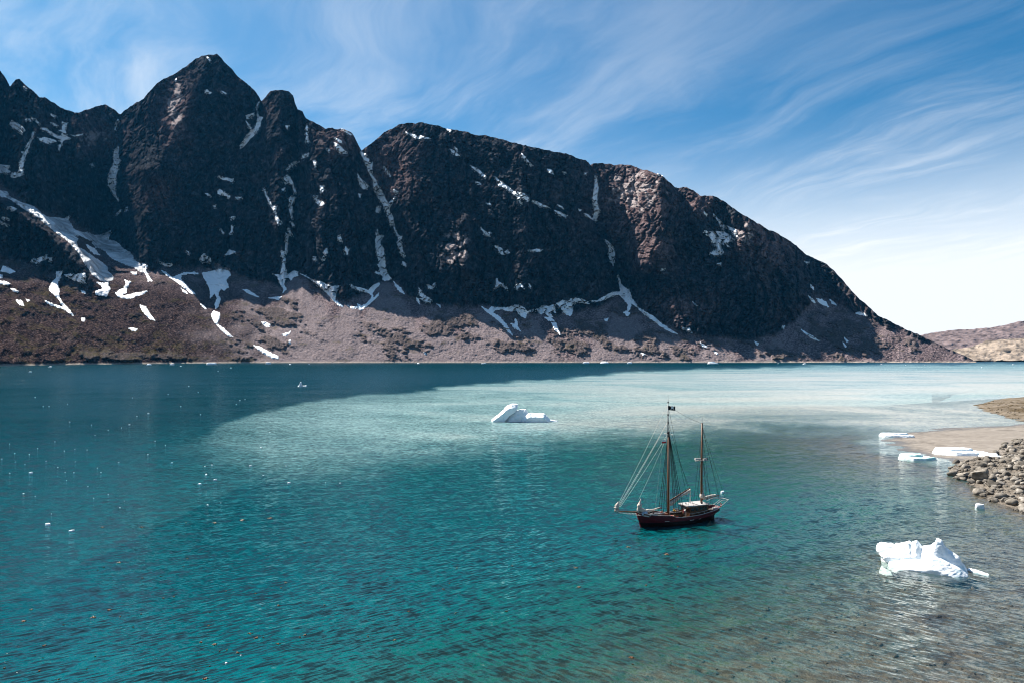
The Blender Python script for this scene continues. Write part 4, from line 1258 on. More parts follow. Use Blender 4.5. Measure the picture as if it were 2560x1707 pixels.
x, y, z, s, rs = scatter(SPIT, 11000, 0.38, 3.0, 5.0, 77, (85, 215, 122, 262))
pxs = 1280 + F_PX * x / y
vis = pxs < 2600
x, y, z, s = x[vis], y[vis], z[vis], s[vis]
order = np.argsort(-s / y)
for i in order[:300]:
    o = bpy.data.objects.new("rock", rock_me[i % 8])
    COL.objects.link(o)
    o.parent = ground_obj["rocky_spit"]
    o.location = (x[i], y[i], z[i] + s[i] * 0.12)
    o.scale = (s[i] * .5, s[i] * .5, s[i] * .5)
    o.rotation_euler = (rs.uniform(-.35, .35), rs.uniform(-.35, .35), rs.uniform(0, 6.28))
rest = order[300:]
joined("rubble", x[rest], y[rest], z[rest], s[rest], rs, ground_obj["rocky_spit"], m_stone)
x, y, z, s, rs = scatter(FARSPIT, 700, 0.6, 2.2, 3, 78, (225, 330, 330, 520))
joined("rubble", x, y, z, s, rs, ground_obj["gravel_spit"], m_far)
x, y, z, s, rs = scatter(SHELF, 1500, 0.4, 1.7, 3.5, 79, (8, 120, 62, 150), -4)
joined("rubble", x, y, z, s, rs, ground_obj["seabed"], m_bed, 0.32)


def boulder(px_, py_, w_, h_, seed, label):
    V, F = rock_data(seed, 3)
    V = V / np.array([np.ptp(V[:, 0]), np.ptp(V[:, 1]), np.ptp(V[:, 2])]) * np.array([w_, w_ * .85, h_])
    me = np_mesh("boulder", V, F)
    o = link("boulder", me, m_stone)
    zz = 0.0
    for _ in range(6):
        X_, Y_ = on_water(px_, py_, zz)
        zz = float(ground_z(np.array([X_]), np.array([Y_]))[0])
    o.location = (X_, Y_, zz + h_ * 0.36)
    o.rotation_euler = (0, 0, view_rz(px_) + .3)
    return tag(o, label, "boulder", "boulders on the spit")


boulder(2454, 1192, 4.2, 5.0, 811, "biggest boulder on the stony spit, tall and rounded with a shaded face")
boulder(2482, 1215, 3.0, 2.0, 812, "flat topped pale boulder in front of the biggest one")
boulder(2408, 1199, 2.8, 1.5, 813, "low boulder at the water's edge on the tip of the spit")
boulder(2541, 1158, 2.4, 1.9, 814, "rounded boulder higher up the spit, close to the sand")

# ------------------------------------------------------------------ the two-masted sailing ship at anchor
def tube_data(path, radii, n=8):
    P = [Vector(p) for p in path]
    if not hasattr(radii, '__len__'):
        radii = [radii] * len(P)
    vs, fs = [], []
    for i, p in enumerate(P):
        d = (P[min(i + 1, len(P) - 1)] - P[max(i - 1, 0)]).normalized()
        up = Vector((0, 0, 1)) if abs(d.z) < 0.95 else Vector((1, 0, 0))
        a = d.cross(up).normalized()
        b = d.cross(a).normalized()
        for k in range(n):
            t = 2 * math.pi * k / n
            vs.append(tuple(p + (a * math.cos(t) + b * math.sin(t)) * radii[i]))
        if i:
            o0, o1 = (i - 1) * n, i * n
            for k in range(n):
                fs.append((o0 + k, o0 + (k + 1) % n, o1 + (k + 1) % n, o1 + k))
    fs.append(tuple(range(n - 1, -1, -1)))
    fs.append(tuple(range((len(P) - 1) * n, len(P) * n)))
    return vs, fs


class MB:
    def __init__(self):
        self.v, self.f = [], []

    def add(self, vs, fs):
        b = len(self.v)
        self.v += [tuple(p) for p in vs]
        self.f += [tuple(i + b for i in q) for q in fs]
        return self

    def tube(self, path, r, n=8):
        return self.add(*tube_data(path, r, n))

    def box(self, c, s, rot=None):
        vs = []
        for sx in (-.5, .5):
            for sy in (-.5, .5):
                for sz in (-.5, .5):
                    p = Vector((sx * s[0], sy * s[1], sz * s[2]))
                    if rot is not None:
                        p = rot @ p
                    vs.append(p + Vector(c))
        return self.add(vs, [(0, 1, 3, 2), (4, 6, 7, 5), (0, 4, 5, 1), (2, 3, 7, 6), (0, 2, 6, 4), (1, 5, 7, 3)])

    def build(self, name, material, parent=None, smooth=False):
        me = bpy.data.meshes.new(name)
        me.from_pydata(self.v, [], self.f)
        me.update()
        return link(name, me, material, parent, smooth)


m_hull, nt = mat("hull_red_and_shade")
oc_ = nt.n('ShaderNodeTexCoord').outputs['Object']
sz_ = nt.n('ShaderNodeSeparateXYZ')
nt.put(sz_.inputs[0], oc_)
hf = nt.noise(oc_, 1.5, 5.0, 0.6)
red = nt.mix(nt.smooth(hf, 0.3, 0.7), (0.058, 0.006, 0.011), (0.090, 0.010, 0.017))
shade_blk = nt.mix(nt.smooth(hf, 0.3, 0.7), (0.004, 0.002, 0.003), (0.008, 0.003, 0.004))  # lower hull blackened to stand for shade and dark reflection there
principled(nt, nt.mix(nt.smooth(nt.math('ADD', sz_.outputs[2], nt.math('MULTIPLY', hf, 0.12)), 0.92, 1.00), shade_blk, red), 0.5, None, 0.3)
m_wood = simple_mat("varnished_wood", (0.085, 0.036, 0.016), 0.45, 0.35, 3.0, 0.4)
m_spar = simple_mat("spar_wood", (0.12, 0.048, 0.020), 0.5, 0.3, 4.0, 0.3)
m_deck = simple_mat("deck_planks", (0.22, 0.165, 0.115), 0.8, 0.3, 2.0)
m_white = simple_mat("white_paint", (0.38, 0.355, 0.34), 0.5, 0.10, 2.0)
m_sail = simple_mat("furled_canvas", (0.46, 0.40, 0.345), 0.9, 0.22, 3.0, 0.1, 0.4)
m_rope = simple_mat("dark_rope", (0.020, 0.017, 0.015), 0.9, 0.2, 9.0)
m_wrope = simple_mat("pale_rope", (0.60, 0.55, 0.48), 0.8, 0.2, 9.0)
m_glass = simple_mat("window_glass", (0.012, 0.014, 0.016), 0.08, 0.2, 2.0, 0.6)
m_red = simple_mat("red_cloth", (0.42, 0.030, 0.030), 0.8, 0.25, 3.0)
m_blue = simple_mat("pale_blue_tarp", (0.30, 0.42, 0.55), 0.8, 0.2, 2.0)
m_yel = simple_mat("yellow_canvas", (0.55, 0.26, 0.03), 0.8, 0.2, 3.0)
m_dark = simple_mat("dark_gear", (0.022, 0.020, 0.022), 0.7, 0.3, 3.0)
m_steel = simple_mat("galvanised_steel", (0.35, 0.36, 0.37), 0.4, 0.2, 5.0, 0.5, 0.0, 0.6)

bow_w = Vector((*on_water(1604, 1316.6), 0))
stern_w = Vector((*on_water(1784, 1293.6), 0))
hd = (bow_w - stern_w)
mid = (bow_w + stern_w) / 2
ship = empty("sailing_ship", (mid.x, mid.y, 0), math.atan2(hd.y, hd.x))
tag(ship, "dark red wooden two-masted sailing ship at anchor with furled sails", "sailing ship")

T = np.linspace(0, 1, 41)
bD = interp(T, [(0, .75), (.02, 1.15), (.06, 1.6), (.15, 2.1), (.35, 2.45), (.55, 2.45), (.75, 2.15), (.86, 1.6), (.94, .85), (1, .10)])
bW = interp(T, [(0, .05), (.06, .45), (.15, 1.25), (.3, 2.0), (.5, 2.3), (.65, 2.15), (.8, 1.5), (.92, .6), (1, .05)])
sheer = interp(T, [(0, 2.35), (.12, 2.05), (.3, 1.68), (.45, 1.55), (.58, 1.6), (.63, 1.72), (.67, 2.05), (.85, 2.35), (1, 2.85)])
xD, xW, xK = -9.7 + 19.4 * T, -8.1 + 16.9 * T, -6.3 + 13.9 * T
hv, hf_ = [], []
NS = 9
for i in range(len(T)):
    for side in (1, -1):
        for j in range(NS):
            if j <= 5:
                q = j / 5.0
                zz = sheer[i] * (1 - q)
                e = q ** 1.7
                xx = xD[i] + (xW[i] - xD[i]) * q
                yy = (bD[i] + (bW[i] - bD[i]) * e)
            else:
                q = (j - 5) / 3.0
                zz = -1.7 * q
                xx = xW[i] + (xK[i] - xW[i]) * q
                yy = bW[i] * (1 - q) ** 0.8 + 0.08
            hv.append((xx, side * yy, zz))
for i in range(len(T) - 1):
    for s in (0, 1):
        a0, b0 = (i * 2 + s) * NS, ((i + 1) * 2 + s) * NS
        for j in range(NS - 1):
            q = (a0 + j, b0 + j, b0 + j + 1, a0 + j + 1)
            hf_.append(q if s == 0 else q[::-1])
hf_.append(tuple(range(NS)) + tuple(range(2 * NS - 1, NS - 1, -1)))
e0 = (len(T) - 1) * 2 * NS
hf_.append(tuple(range(e0 + NS, e0 + 2 * NS)) + tuple(range(e0 + NS - 1, e0 - 1, -1)))
hull = MB().add(hv, hf_).build("hull", m_hull, ship, True)
deckz = sheer - np.where(T > .66, 0.38, 0.62)
dv, df = [], []
for i in range(len(T)):
    for k in range(7):
        t = -1 + 2 * k / 6
        dv.append((xD[i] - (0.25 if i == len(T) - 1 else 0), t * max(bD[i] - .06, .02), deckz[i] + 0.08 * (1 - t * t)))
    if i:
        for k in range(6):
            a0, b0 = (i - 1) * 7 + k, i * 7 + k
            df.append((a0, b0, b0 + 1, a0 + 1))
MB().add(dv, df).build("deck", m_deck, ship)
for side in (1, -1):
    mb = MB()
    mb.tube([(xD[i], side * bD[i], sheer[i] + .02) for i in range(len(T))], 0.055, 6)
    mb.build("cap_rail", m_white if side else m_white, ship)
    mb = MB()
    mb.tube([(xD[i] + (xW[i] - xD[i]) * .38, side * (bD[i] + (bW[i] - bD[i]) * .38 ** 1.7 + .02), sheer[i] * .62) for i in range(1, len(T) - 1)], 0.055, 6)
    mb.build("rubbing_strake", m_hull, ship)
MB().tube([(9.72, 0, 3.0), (9.5, 0, 2.0), (8.95, 0, 0.3), (8.4, 0, -.6)], [.14, .13, .12, .1], 8).build("stem_post", m_red, ship)
MB().box((-8.35, 0, -.1), (.9, .10, 1.9)).build("rudder", m_hull, ship)


def hull_pt(t, q, off=.03, side=1):
    i = t * (len(T) - 1)
    f_ = lambda A_: float(np.interp(i, np.arange(len(T)), A_))
    return Vector((f_(xD) + (f_(xW) - f_(xD)) * q, side * (f_(bD) + (f_(bW) - f_(bD)) * q ** 1.7 + off), f_(sheer) * (1 - q)))


for side in (1, -1):
    for t0, t1, q0, q1, nm in ((.905, .955, .10, .20, "name_board"), (.705, .755, .46, .51, "hull_mark"), (.395, .450, .42, .50, "hull_mark"), (.30, .325, .46, .50, "hull_mark")):
        a0, b0, c0, d0 = hull_pt(t0, q1, .03, side), hull_pt(t1, q1, .03, side), hull_pt(t1, q0, .03, side), hull_pt(t0, q0, .03, side)
        out = Vector((0, side * .03, 0))
        MB().add([a0, b0, c0, d0, a0 + out, b0 + out, c0 + out, d0 + out], [(0, 1, 2, 3), (7, 6, 5, 4), (0, 4, 5, 1), (1, 5, 6, 2), (2, 6, 7, 3), (3, 7, 4, 0)]).build(nm, m_white, ship)

# bowsprit and its furled jibs
MB().tube([(7.2, 0, 2.45), (9.6, 0, 2.9), (12.2, 0, 3.25), (14.6, 0, 3.5)], [.17, .16, .13, .09]).build("bowsprit", m_spar, ship, True)
for side in (1, -1):
    MB().tube([(9.0, side * .9, 2.35), (11.8, side * .25, 2.75), (14.4, 0, 3.45)], .025, 5).build("bowsprit_shroud", m_wrope, ship)
MB().tube([(9.05, 0, 0.7), (14.4, 0, 3.4)], .03, 5).build("bobstay", m_dark, ship)
mb = MB()
for k in range(7):
    t = k / 6
    mb.tube([(9.7 + 4.4 * t, -.75 * (1 - t) - .05, 2.75 + .55 * t), (9.7 + 4.4 * t, 0, 2.35 + .75 * t), (9.7 + 4.4 * t, .75 * (1 - t) + .05, 2.75 + .55 * t)], .014, 4)
mb.build("bowsprit_net", m_wrope, ship)


def lumpy(path, radii, seed, n=10, sub=5, amp=.3):
    """a rolled up sail: a tube of uneven thickness"""
    rs = random.Random(seed)
    P = [Vector(p) for p in path]
    pts, rr = [], []
    for i in range(len(P) - 1):
        for k in range(sub):
            t = k / sub
            pts.append(P[i].lerp(P[i + 1], t))
            rr.append((radii[i] * (1 - t) + radii[i + 1] * t) * rs.uniform(1 - amp, 1 + amp))
    pts.append(P[-1])
    rr.append(radii[-1])
    vs, fs = tube_data(pts, rr, n)
    vs = [tuple(c_ + rs.uniform(-.03, .03) for c_ in v) for v in vs]
    return vs, fs


MB().add(*lumpy([(13.7, 0, 3.5), (14.3, 0, 3.85), (14.15, 0, 4.5), (13.8, 0, 5.2)], [.28, .52, .36, .08], 3)).build("furled_jib", m_sail, ship, True)
MB().add(*lumpy([(9.6, .1, 3.0), (9.25, .1, 3.9), (9.0, .05, 4.6), (8.8, 0, 5.3)], [.22, .42, .26, .05], 4)).add(
    *lumpy([(9.2, 0, 3.5), (8.2, .1, 3.0), (6.5, .15, 2.95), (4.4, .15, 3.35)], [.40, .34, .22, .08], 5)).build("furled_staysail", m_sail, ship, True)
MB().tube([(9.2, .1, 2.85), (4.0, .2, 3.25)], .06, 6).build("staysail_boom", m_spar, ship)

# masts
XM_, XZ_ = 2.45, -5.55
mm = MB().tube([(XM_, 0, .6), (XM_ - .05, 0, 9), (XM_ - .1, 0, 17.6)], [.25, .23, .18], 12).build("mast", m_spar, ship, True)
MB().tube([(XM_ + .12, 0, 16.6), (XM_ + .08, 0, 20.5), (XM_ + .05, 0, 23.4)], [.13, .11, .07], 10).build("topmast", m_white, mm, True)
MB().tube([(XM_ + .05, 0, 23.3), (XM_ + .05, 0, 24.5)], .035, 6).build("aerial", m_white, mm)
for zz, rr in ((17.35, .24), (16.7, .22), (19.3, .16), (20.8, .15), (23.2, .13)):
    MB().tube([(XM_ + (.05 if zz > 17 else -.05), 0, zz - .14), (XM_ + (.05 if zz > 17 else -.05), 0, zz + .14)], rr, 10).build("mast_band", m_dark, mm)
MB().tube([(XM_ - .1, -1.3, 17.1), (XM_ - .1, 1.3, 17.1)], .06, 6).build("crosstree", m_white, mm)
mz = MB().tube([(XZ_, 0, .8), (XZ_ - .1, 0, 10), (XZ_ - .2, 0, 18.9)], [.22, .20, .14], 12).build("mast", m_spar, ship, True)
MB().tube([(XZ_ - .2, 0, 18.8), (XZ_ - .22, 0, 20.1)], .04, 6).build("aerial", m_white, mz)
plat = MB().box((XZ_ - .1, 0, 11.55), (3.0, .5, .10)).build("platform", m_white, mz)
MB().tube([(XZ_ + .25, 0, 11.85), (XZ_ + 1.55, 0, 11.95)], .24, 10).build("radar_scanner", m_white, plat)
MB().tube([(XZ_ - .5, 0, 11.75), (XZ_ - 1.3, 0, 11.7)], .20, 10).build("furled_pennant", m_white, plat)
MB().box((XZ_ - 1.35, 0, 11.75), (.25, .3, .45)).build("lamp", m_dark, plat)

# main gaff with its furled sail hanging below, mizzen boom
MB().tube([(XM_ - .2, 0, 4.3), (-1.0, -.1, 5.6), (-2.9, -.15, 6.35)], [.13, .12, .08]).build("gaff", m_spar, ship, True)
sv, sf = [], []
rs_ = random.Random(9)
for i in range(19):
    t = i / 18
    px0, pz0 = XM_ - .3 + (-2.75 - XM_ + .3) * t, 4.25 + 2.0 * t
    drop = (0.95 + .25 * math.sin(t * 9) + rs_.uniform(-.12, .12)) * (1 - .5 * t)
    for k in range(8):
        a = 2 * math.pi * k / 8
        sv.append((px0 + rs_.uniform(-.04, .04), math.sin(a) * (.26 + rs_.uniform(-.05, .05)), pz0 - drop * .5 + math.cos(a) * drop * .5))
    if i:
        for k in range(8):
            sf.append(((i - 1) * 8 + k, (i - 1) * 8 + (k + 1) % 8, i * 8 + (k + 1) % 8, i * 8 + k))
MB().add(sv, sf).build("furled_mainsail", m_sail, ship, True)
MB().tube([(-2.9, -.15, 6.35), (-3.0, -.2, 5.0), (-2.9, -.15, 3.3)], .06, 6).build("sheet_rope", m_wrope, ship)
MB().tube([(XZ_ - .15, 0, 3.9), (-10.1, 0, 4.35)], [.10, .08]).build("boom", m_spar, ship, True)
MB().add(*lumpy([(XZ_ - .25, 0, 4.15), (-7.2, 0, 4.3), (-9.2, 0, 4.5)], [.36, .30, .16], 12)).add(
    *lumpy([(XZ_ - .22, 0, 4.2), (XZ_ - .3, 0, 5.4), (XZ_ - .22, 0, 6.9)], [.50, .32, .08], 13, 8)).build("furled_mizzen", m_sail, ship, True)

# wheelhouse
wh = empty("wheelhouse")
wh.parent = ship
wx0, wx1, wy, wz0, wz1 = -6.2, -1.6, 1.35, .85, 3.15
MB().box(((wx0 + wx1) / 2, 0, (wz0 + wz1) / 2), (wx1 - wx0, wy * 2, wz1 - wz0)).build("wall", m_wood, wh)
rf = MB().box(((wx0 + wx1) / 2 + .1, 0, wz1 + .09), (wx1 - wx0 + .7, wy * 2 + .5, .16)).build("roof", m_white, wh)
MB().box(((wx0 + wx1) / 2 + .35, 0, wz1 + .19), (.14, wy * 2 + .3, .06)).build("roof_seam", m_dark, rf)
MB().tube([(-4.9, .9, wz1 + .1), (-4.9, .9, wz1 + .55)], .18, 10).build("chimney", m_dark, rf)
MB().tube([(-1.9, -.2, wz1 + .1), (-1.9, -.2, wz1 + .5)], [.22, .12], 10).build("searchlight", m_white, rf)
for side in (1, -1):
    for k in range(4):
        cx0 = wx1 - .65 - k * 1.05
        fw = MB().box((cx0, side * (wy + .02), 2.55), (.88, .06, .80)).build("window", m_wood, wh)
        MB().box((cx0, side * (wy + .05), 2.55), (.74, .03, .66)).build("pane", m_glass, fw)
for k in (-1, 0, 1):
    fw = MB().box((wx1 + .02, k * .88, 2.55), (.06, .80, .80)).build("window", m_wood, wh)
    MB().box((wx1 + .05, k * .88, 2.55), (.03, .66, .66)).build("pane", m_glass, fw)
dr = MB().box((-5.75, wy + .03, 1.85), (.7, .05, 1.8)).build("door", m_spar, wh)
MB().box((-5.5, wy + .08, 1.8), (.06, .05, .18)).build("handle", m_steel, dr)
MB().box((3.9, 0, 1.95), (1.6, 1.7, .5)).build("hatch", m_wood, ship)
MB().box((-.2, -.3, 1.35), (1.3, 1.2, .55)).build("hatch", m_wood, ship)
MB().tube([(-.95, .95, .95), (-.95, .95, 2.2), (-.7, .95, 2.45)], [.16, .17, .26], 10).build("ventilator", m_white, ship, True)
MB().box((6.6, 0, 2.3), (.7, 1.2, .5)).tube([(6.6, -.8, 2.5), (6.6, .8, 2.5)], .22, 10).build("windlass", m_dark, ship)

# guard rail on both quarters, and the white frame over the stern
for side in (1, -1):
    ii = [i for i in range(len(T)) if .03 < T[i] < .50]
    MB().tube([(xD[i], side * (bD[i] - .02), sheer[i] + .52) for i in ii], .03, 6).build("guard_rail", m_white, ship)
    for i in ii[::3]:
        MB().tube([(xD[i], side * (bD[i] - .02), sheer[i]), (xD[i], side * (bD[i] - .02), sheer[i] + .52)], .025, 6).build("stanchion", m_white, ship)
MB().tube([(-8.2, 1.5, 3.1), (-9.5, 1.3, 3.6), (-11.7, .95, 3.5), (-11.7, -.95, 3.5), (-9.5, -1.3, 3.6), (-8.2, -1.5, 3.1)], .055, 8).tube([(-11.6, .9, 3.5), (-9.45, 1.0, 2.3)], .05, 8).tube(
    [(-11.6, -.9, 3.5), (-9.45, -1.0, 2.3)], .05, 8).build("stern_frame", m_white, ship)

# standing rigging
def rig(name, a0, b0, r, m_, sag=0.0):
    a0, b0 = Vector(a0), Vector(b0)
    pts = [a0.lerp(b0, t) + Vector((0, 0, -sag * math.sin(math.pi * t))) for t in (0, .25, .5, .75, 1)]
    return MB().tube(pts, r, 5).build(name, m_, ship)


for (zz, xx, r_) in ((22.9, 14.2, .022), (19.6, 14.0, .026), (19.4, 13.7, .022), (17.2, 13.4, .022), (17.1, 9.3, .018)):
    rig("stay", (XM_ + .1, 0, zz), (xx, 0, 4.2 if xx > 10 else 5.2), r_, m_wrope, .25)
rig("stay", (XM_ + .05, 0, 22.6), (XZ_ - .2, 0, 18.8), .022, m_rope, .3)
for side in (1, -1):
    feet = []
    for k in range(5):
        ft = (XM_ + .5 - k * .62, side * 2.42, 1.75)
        hd_ = (XM_ - .1, side * .12, 17.2)
        rig("shroud", hd_, ft, .042, m_rope)
        feet.append((Vector(hd_), Vector(ft)))
    mb = MB()
    for j in range(26):
        t = .36 + .60 * j / 25
        mb.tube([h_.lerp(f_, t) for h_, f_ in (feet[0], feet[2], feet[4])], .016, 4)
    mb.build("ratlines", m_rope, ship)
    for k in range(2):
        rig("backstay", (XM_ + .08, side * .08, 22.4 - 3 * k), (XM_ - 3.4 - 1.3 * k, side * 2.42, 1.8), .024, m_rope)
    feet = []
    for k in range(4):
        ft = (XZ_ + .35 - k * .6, side * 2.0, 2.1)
        hd_ = (XZ_ - .15, side * .1, 17.0 - (k % 2) * 4.9)
        rig("shroud", hd_, ft, .026, m_rope)
    rig("backstay", (XZ_ - .2, 0, 18.4), (-10.8, side * .95, 3.5), .024, m_rope)
    rig("halyard", (XM_ + .6, side * .7, 16.9), (XM_ + 1.4, side * 2.3, 2.0), .014, m_wrope)
rig("topping_lift", (XM_ - .1, 0, 17.0), (-2.8, -.15, 6.4), .022, m_rope)
rig("topping_lift", (XZ_ - .2, 0, 18.0), (-10.0, 0, 4.4), .022, m_rope)


# ------------------------------------------------------------------ flags, people and gear aboard
def aboard(o, loc, rz=0.0):
    """stand a thing at a place given in the ship's own axes"""
    M = Matrix.Translation(ship.location) @ Matrix.Rotation(ship.rotation_euler.z, 4, 'Z')
    p = M @ Vector(loc)
    o.location = p
    o.rotation_euler = (0, 0, ship.rotation_euler.z + rz)
    return o


def flag_mesh(L, Hh, amp):
    n, k = 14, 6
    vs, fs = [], []
    for i in range(n):
        for j in range(k):
            t = i / (n - 1)
            vs.append((L * t, amp * t * math.sin(t * 7 + j * .25), Hh * (j / (k - 1)) - .10 * t * L))
    for i in range(n - 1):
        for j in range(k - 1):
            fs.append((i * k + j, (i + 1) * k + j, (i + 1) * k + j + 1, i * k + j + 1))
    me = bpy.data.meshes.new("flag")
    me.from_pydata(vs, [], fs)
    return me


m_black = simple_mat("black_flag_cloth", (0.012, 0.012, 0.013), 0.9, 0.2, 3.0)
m_wcloth = simple_mat("white_flag_cloth", (0.65, 0.65, 0.64), 0.9, 0.1, 3.0)
fl = link("flag", flag_mesh(1.35, .80, .12), m_black)
aboard(fl, (XM_ + .02, 0, 21.75), math.pi)
fl.rotation_euler = (0, 0, R(-4))
tag(fl, "black flag with a white skull and crossed bones at the main masthead", "flag")
for yy in (-.16, .16):
    mb = MB()
    mb.tube([(.45, yy, .72), (1.05, yy, .14)], .07, 6).tube([(.45, yy, .14), (1.05, yy, .72)], .07, 6)
    for k in range(10):
        pass
    vs = [(.76 + .24 * math.cos(a), yy + (.04 if yy > 0 else -.04), .50 + .26 * math.sin(a)) for a in np.linspace(0, 2 * math.pi, 13)[:-1]]
    vs2 = [(v[0], yy, v[2]) for v in vs]
    mb.add(vs + vs2, [tuple(range(12)), tuple(range(23, 11, -1))] + [(i, (i + 1) % 12, 12 + (i + 1) % 12, 12 + i) for i in range(12)])
    mb.build("emblem", m_wcloth, fl)
f2_ = link("flag", flag_mesh(.85, .6, .05), m_wcloth)
aboard(f2_, (XM_ + 1.15, .9, 15.6), 0)
f2_.rotation_euler = (0, 0, R(175))
tag(f2_, "small red and white flag flying from the main rigging", "flag")
me_ = flag_mesh(.845, .29, .05)
o_ = link("stripe", me_, m_red, f2_)
o_.location = (0, -.012, -.004)
o_ = link("stripe", me_, m_red, f2_)
o_.location = (0, .012, -.004)


def person(name, joints, edges, zones, label, loc, rz):
    """one continuous skinned figure; zones colour it by height and reach"""
    me = bpy.data.meshes.new(name)
    names = list(joints)
    me.from_pydata([joints[k][:3] for k in names], [(names.index(a), names.index(b)) for a, b in edges], [])
    tmp = bpy.data.objects.new("tmp", me)
    COL.objects.link(tmp)
    md = tmp.modifiers.new("skin", 'SKIN')
    md.use_smooth_shade = True
    for i, k in enumerate(names):
        r = joints[k][3]
        me.skin_vertices[0].data[i].radius = (r, r)
        me.skin_vertices[0].data[i].use_root = (k == 'pelvis')
    tmp.modifiers.new("sub", 'SUBSURF').levels = 1
    dg = bpy.context.evaluated_depsgraph_get()
    out = bpy.data.meshes.new_from_object(tmp.evaluated_get(dg))
    bpy.data.objects.remove(tmp)
    out.materials.clear()
    for m_ in zones[0]:
        out.materials.append(m_)
    for p in out.polygons:
        p.material_index = zones[1](p.center)
        p.use_smooth = True
    o = bpy.data.objects.new(name, out)
    COL.objects.link(o)
    aboard(o, loc, rz)
    tag(o, label, "person")
    return o


m_skin = simple_mat("skin", (0.36, 0.20, 0.14), 0.6, 0.1, 8.0)
m_hair = simple_mat("hair", (0.035, 0.02, 0.012), 0.8, 0.3, 20.0)
m_coral = simple_mat("coral_top", (0.50, 0.15, 0.09), 0.8, 0.2, 6.0)
m_pink = simple_mat("pink_red_jacket", (0.50, 0.07, 0.10), 0.8, 0.2, 6.0)
m_trou = simple_mat("dark_trousers", (0.022, 0.02, 0.026), 0.9, 0.2, 6.0)


def figure(pose):
    J = dict(pelvis=(0, 0, .95, .15), waist=(0, 0, 1.12, .135), chest=(0, 0, 1.36, .155), neck=(.01, 0, 1.52, .06), jaw=(.03, 0, 1.60, .075), head=(.02, 0, 1.69, .095), crown=(.01, 0, 1.77, .06))
    E = [('pelvis', 'waist'), ('waist', 'chest'), ('chest', 'neck'), ('neck', 'jaw'), ('jaw', 'head'), ('head', 'crown')]
    for s, n in ((1, 'l'), (-1, 'r')):
        J[n + 'hip'] = (0, s * .10, .90, .095)
        J[n + 'knee'] = (.02, s * .12, .50, .065)
        J[n + 'ankle'] = (-.01, s * .12, .10, .045)
        J[n + 'toe'] = (.16, s * .14, .035, .035)
        J[n + 'sho'] = (0, s * .19, 1.43, .065)
        J[n + 'elb'] = (-.02, s * .27, 1.16, .045)
        J[n + 'wri'] = (.10, s * .27, .95, .032)
        J[n + 'palm'] = (.14, s * .27, .88, .036)
        E += [('pelvis', n + 'hip'), (n + 'hip', n + 'knee'), (n + 'knee', n + 'ankle'), (n + 'ankle', n + 'toe'), ('chest', n + 'sho'), (n + 'sho', n + 'elb'), (n + 'elb', n + 'wri'), (n + 'wri', n + 'palm')]
    for k, v in pose.items():
        J[k] = tuple(v) + (J[k][3],)
    for s, n in ((1, 'l'), (-1, 'r')):
        p = Vector(J[n + 'palm'][:3])
        d = (p - Vector(J[n + 'wri'][:3])).normalized()
        sd_ = d.cross(Vector((0, 1, 0))).normalized()
        for q, (o_, L_) in enumerate(((-.03, .075), (-.01, .085), (.012, .08), (.032, .065))):
            nm = '%sf%d' % (n, q)
            e_ = p + sd_ * o_ + d * L_
            J[nm] = (*e_, .009)
            E.append((n + 'palm', nm))
        e_ = p + sd_ * .06 + d * .02
        J[n + 'thumb'] = (*e_, .011)
        E.append((n + 'palm', n + 'thumb'))
    return J, E


J, E = figure({})
person("person", J, E, ([m_trou, m_pink, m_skin, m_hair], lambda c: 3 if c.z > 1.74 else 2 if c.z > 1.53 or (abs(c.y) > .2 and c.z < .97) else 1 if c.z > .98 else 0),
       "person in a pink red jacket and dark trousers standing before the wheelhouse", (-.95, .45, 1.02), math.pi * .6)
# seated on the hatch, bent forward
J, E = figure(dict(pelvis=(0, 0, .52), waist=(.06, 0, .68), chest=(.20, 0, .90), neck=(.29, 0, 1.03), jaw=(.34, 0, 1.09), head=(.36, 0, 1.18), crown=(.36, 0, 1.26),
                   lhip=(.02, .1, .50), rhip=(.02, -.1, .50), lknee=(.46, .16, .50), rknee=(.46, -.16, .50), lankle=(.44, .16, .10), rankle=(.44, -.16, .10), ltoe=(.60, .17, .035), rtoe=(.60, -.17, .035),
                   lsho=(.22, .19, .95), rsho=(.22, -.19, .95), lelb=(.34, .26, .70), relb=(.34, -.26, .70), lwri=(.50, .16, .60), rwri=(.50, -.16, .60), lpalm=(.56, .13, .58), rpalm=(.56, -.13, .58)))
person("person", J, E, ([m_trou, m_coral, m_skin, m_hair], lambda c: 3 if c.z > 1.22 else 2 if c.z > 1.04 or (c.x > .42 and c.z > .54) else 1 if c.z > .56 else 0),
       "person in a coral top sitting bent forward on the foredeck hatch", (4.35, .35, 1.66), math.pi * .45)


def dinghy(L, B, D, mo, mi):
    mb, ri = MB(), []
    n = 15
    for i in range(n):
        t = i / (n - 1)
        b = B / 2 * (math.sin(math.pi * min(.5 + t * .5, 1.0)) ** .6 if t > .0 else 1) * (.82 + .18 * min(1, t * 4))
        x = -L / 2 + L * t
        zk = .28 * max(0, t - .6) ** 2 * 4 * D
        ri.append([(x, b * c_, zk + (D - zk) * (abs(c_) ** 2.2 if abs(c_) < 1 else 1)) for c_ in (-1, -.85, -.5, 0, .5, .85, 1)])
    vs = [p for r_ in ri for p in r_]
    fs = [(i * 7 + k, i * 7 + k + 1, (i + 1) * 7 + k + 1, (i + 1) * 7 + k) for i in range(n - 1) for k in range(6)]
    fs.append(tuple(range(7)))
    o = mb.add(vs, fs).build("dinghy", mi, None, True)
    for s in (0, 6):
        MB().tube([r_[s] for r_ in ri], .06, 6).build("gunwale", mo, o)
    for t in (.3, .62):
        r_ = ri[int(t * (n - 1))]
        MB().box((r_[3][0], 0, D * .72), (.25, abs(r_[0][1]) * 1.7, .04)).build("thwart", mo, o)
    return o


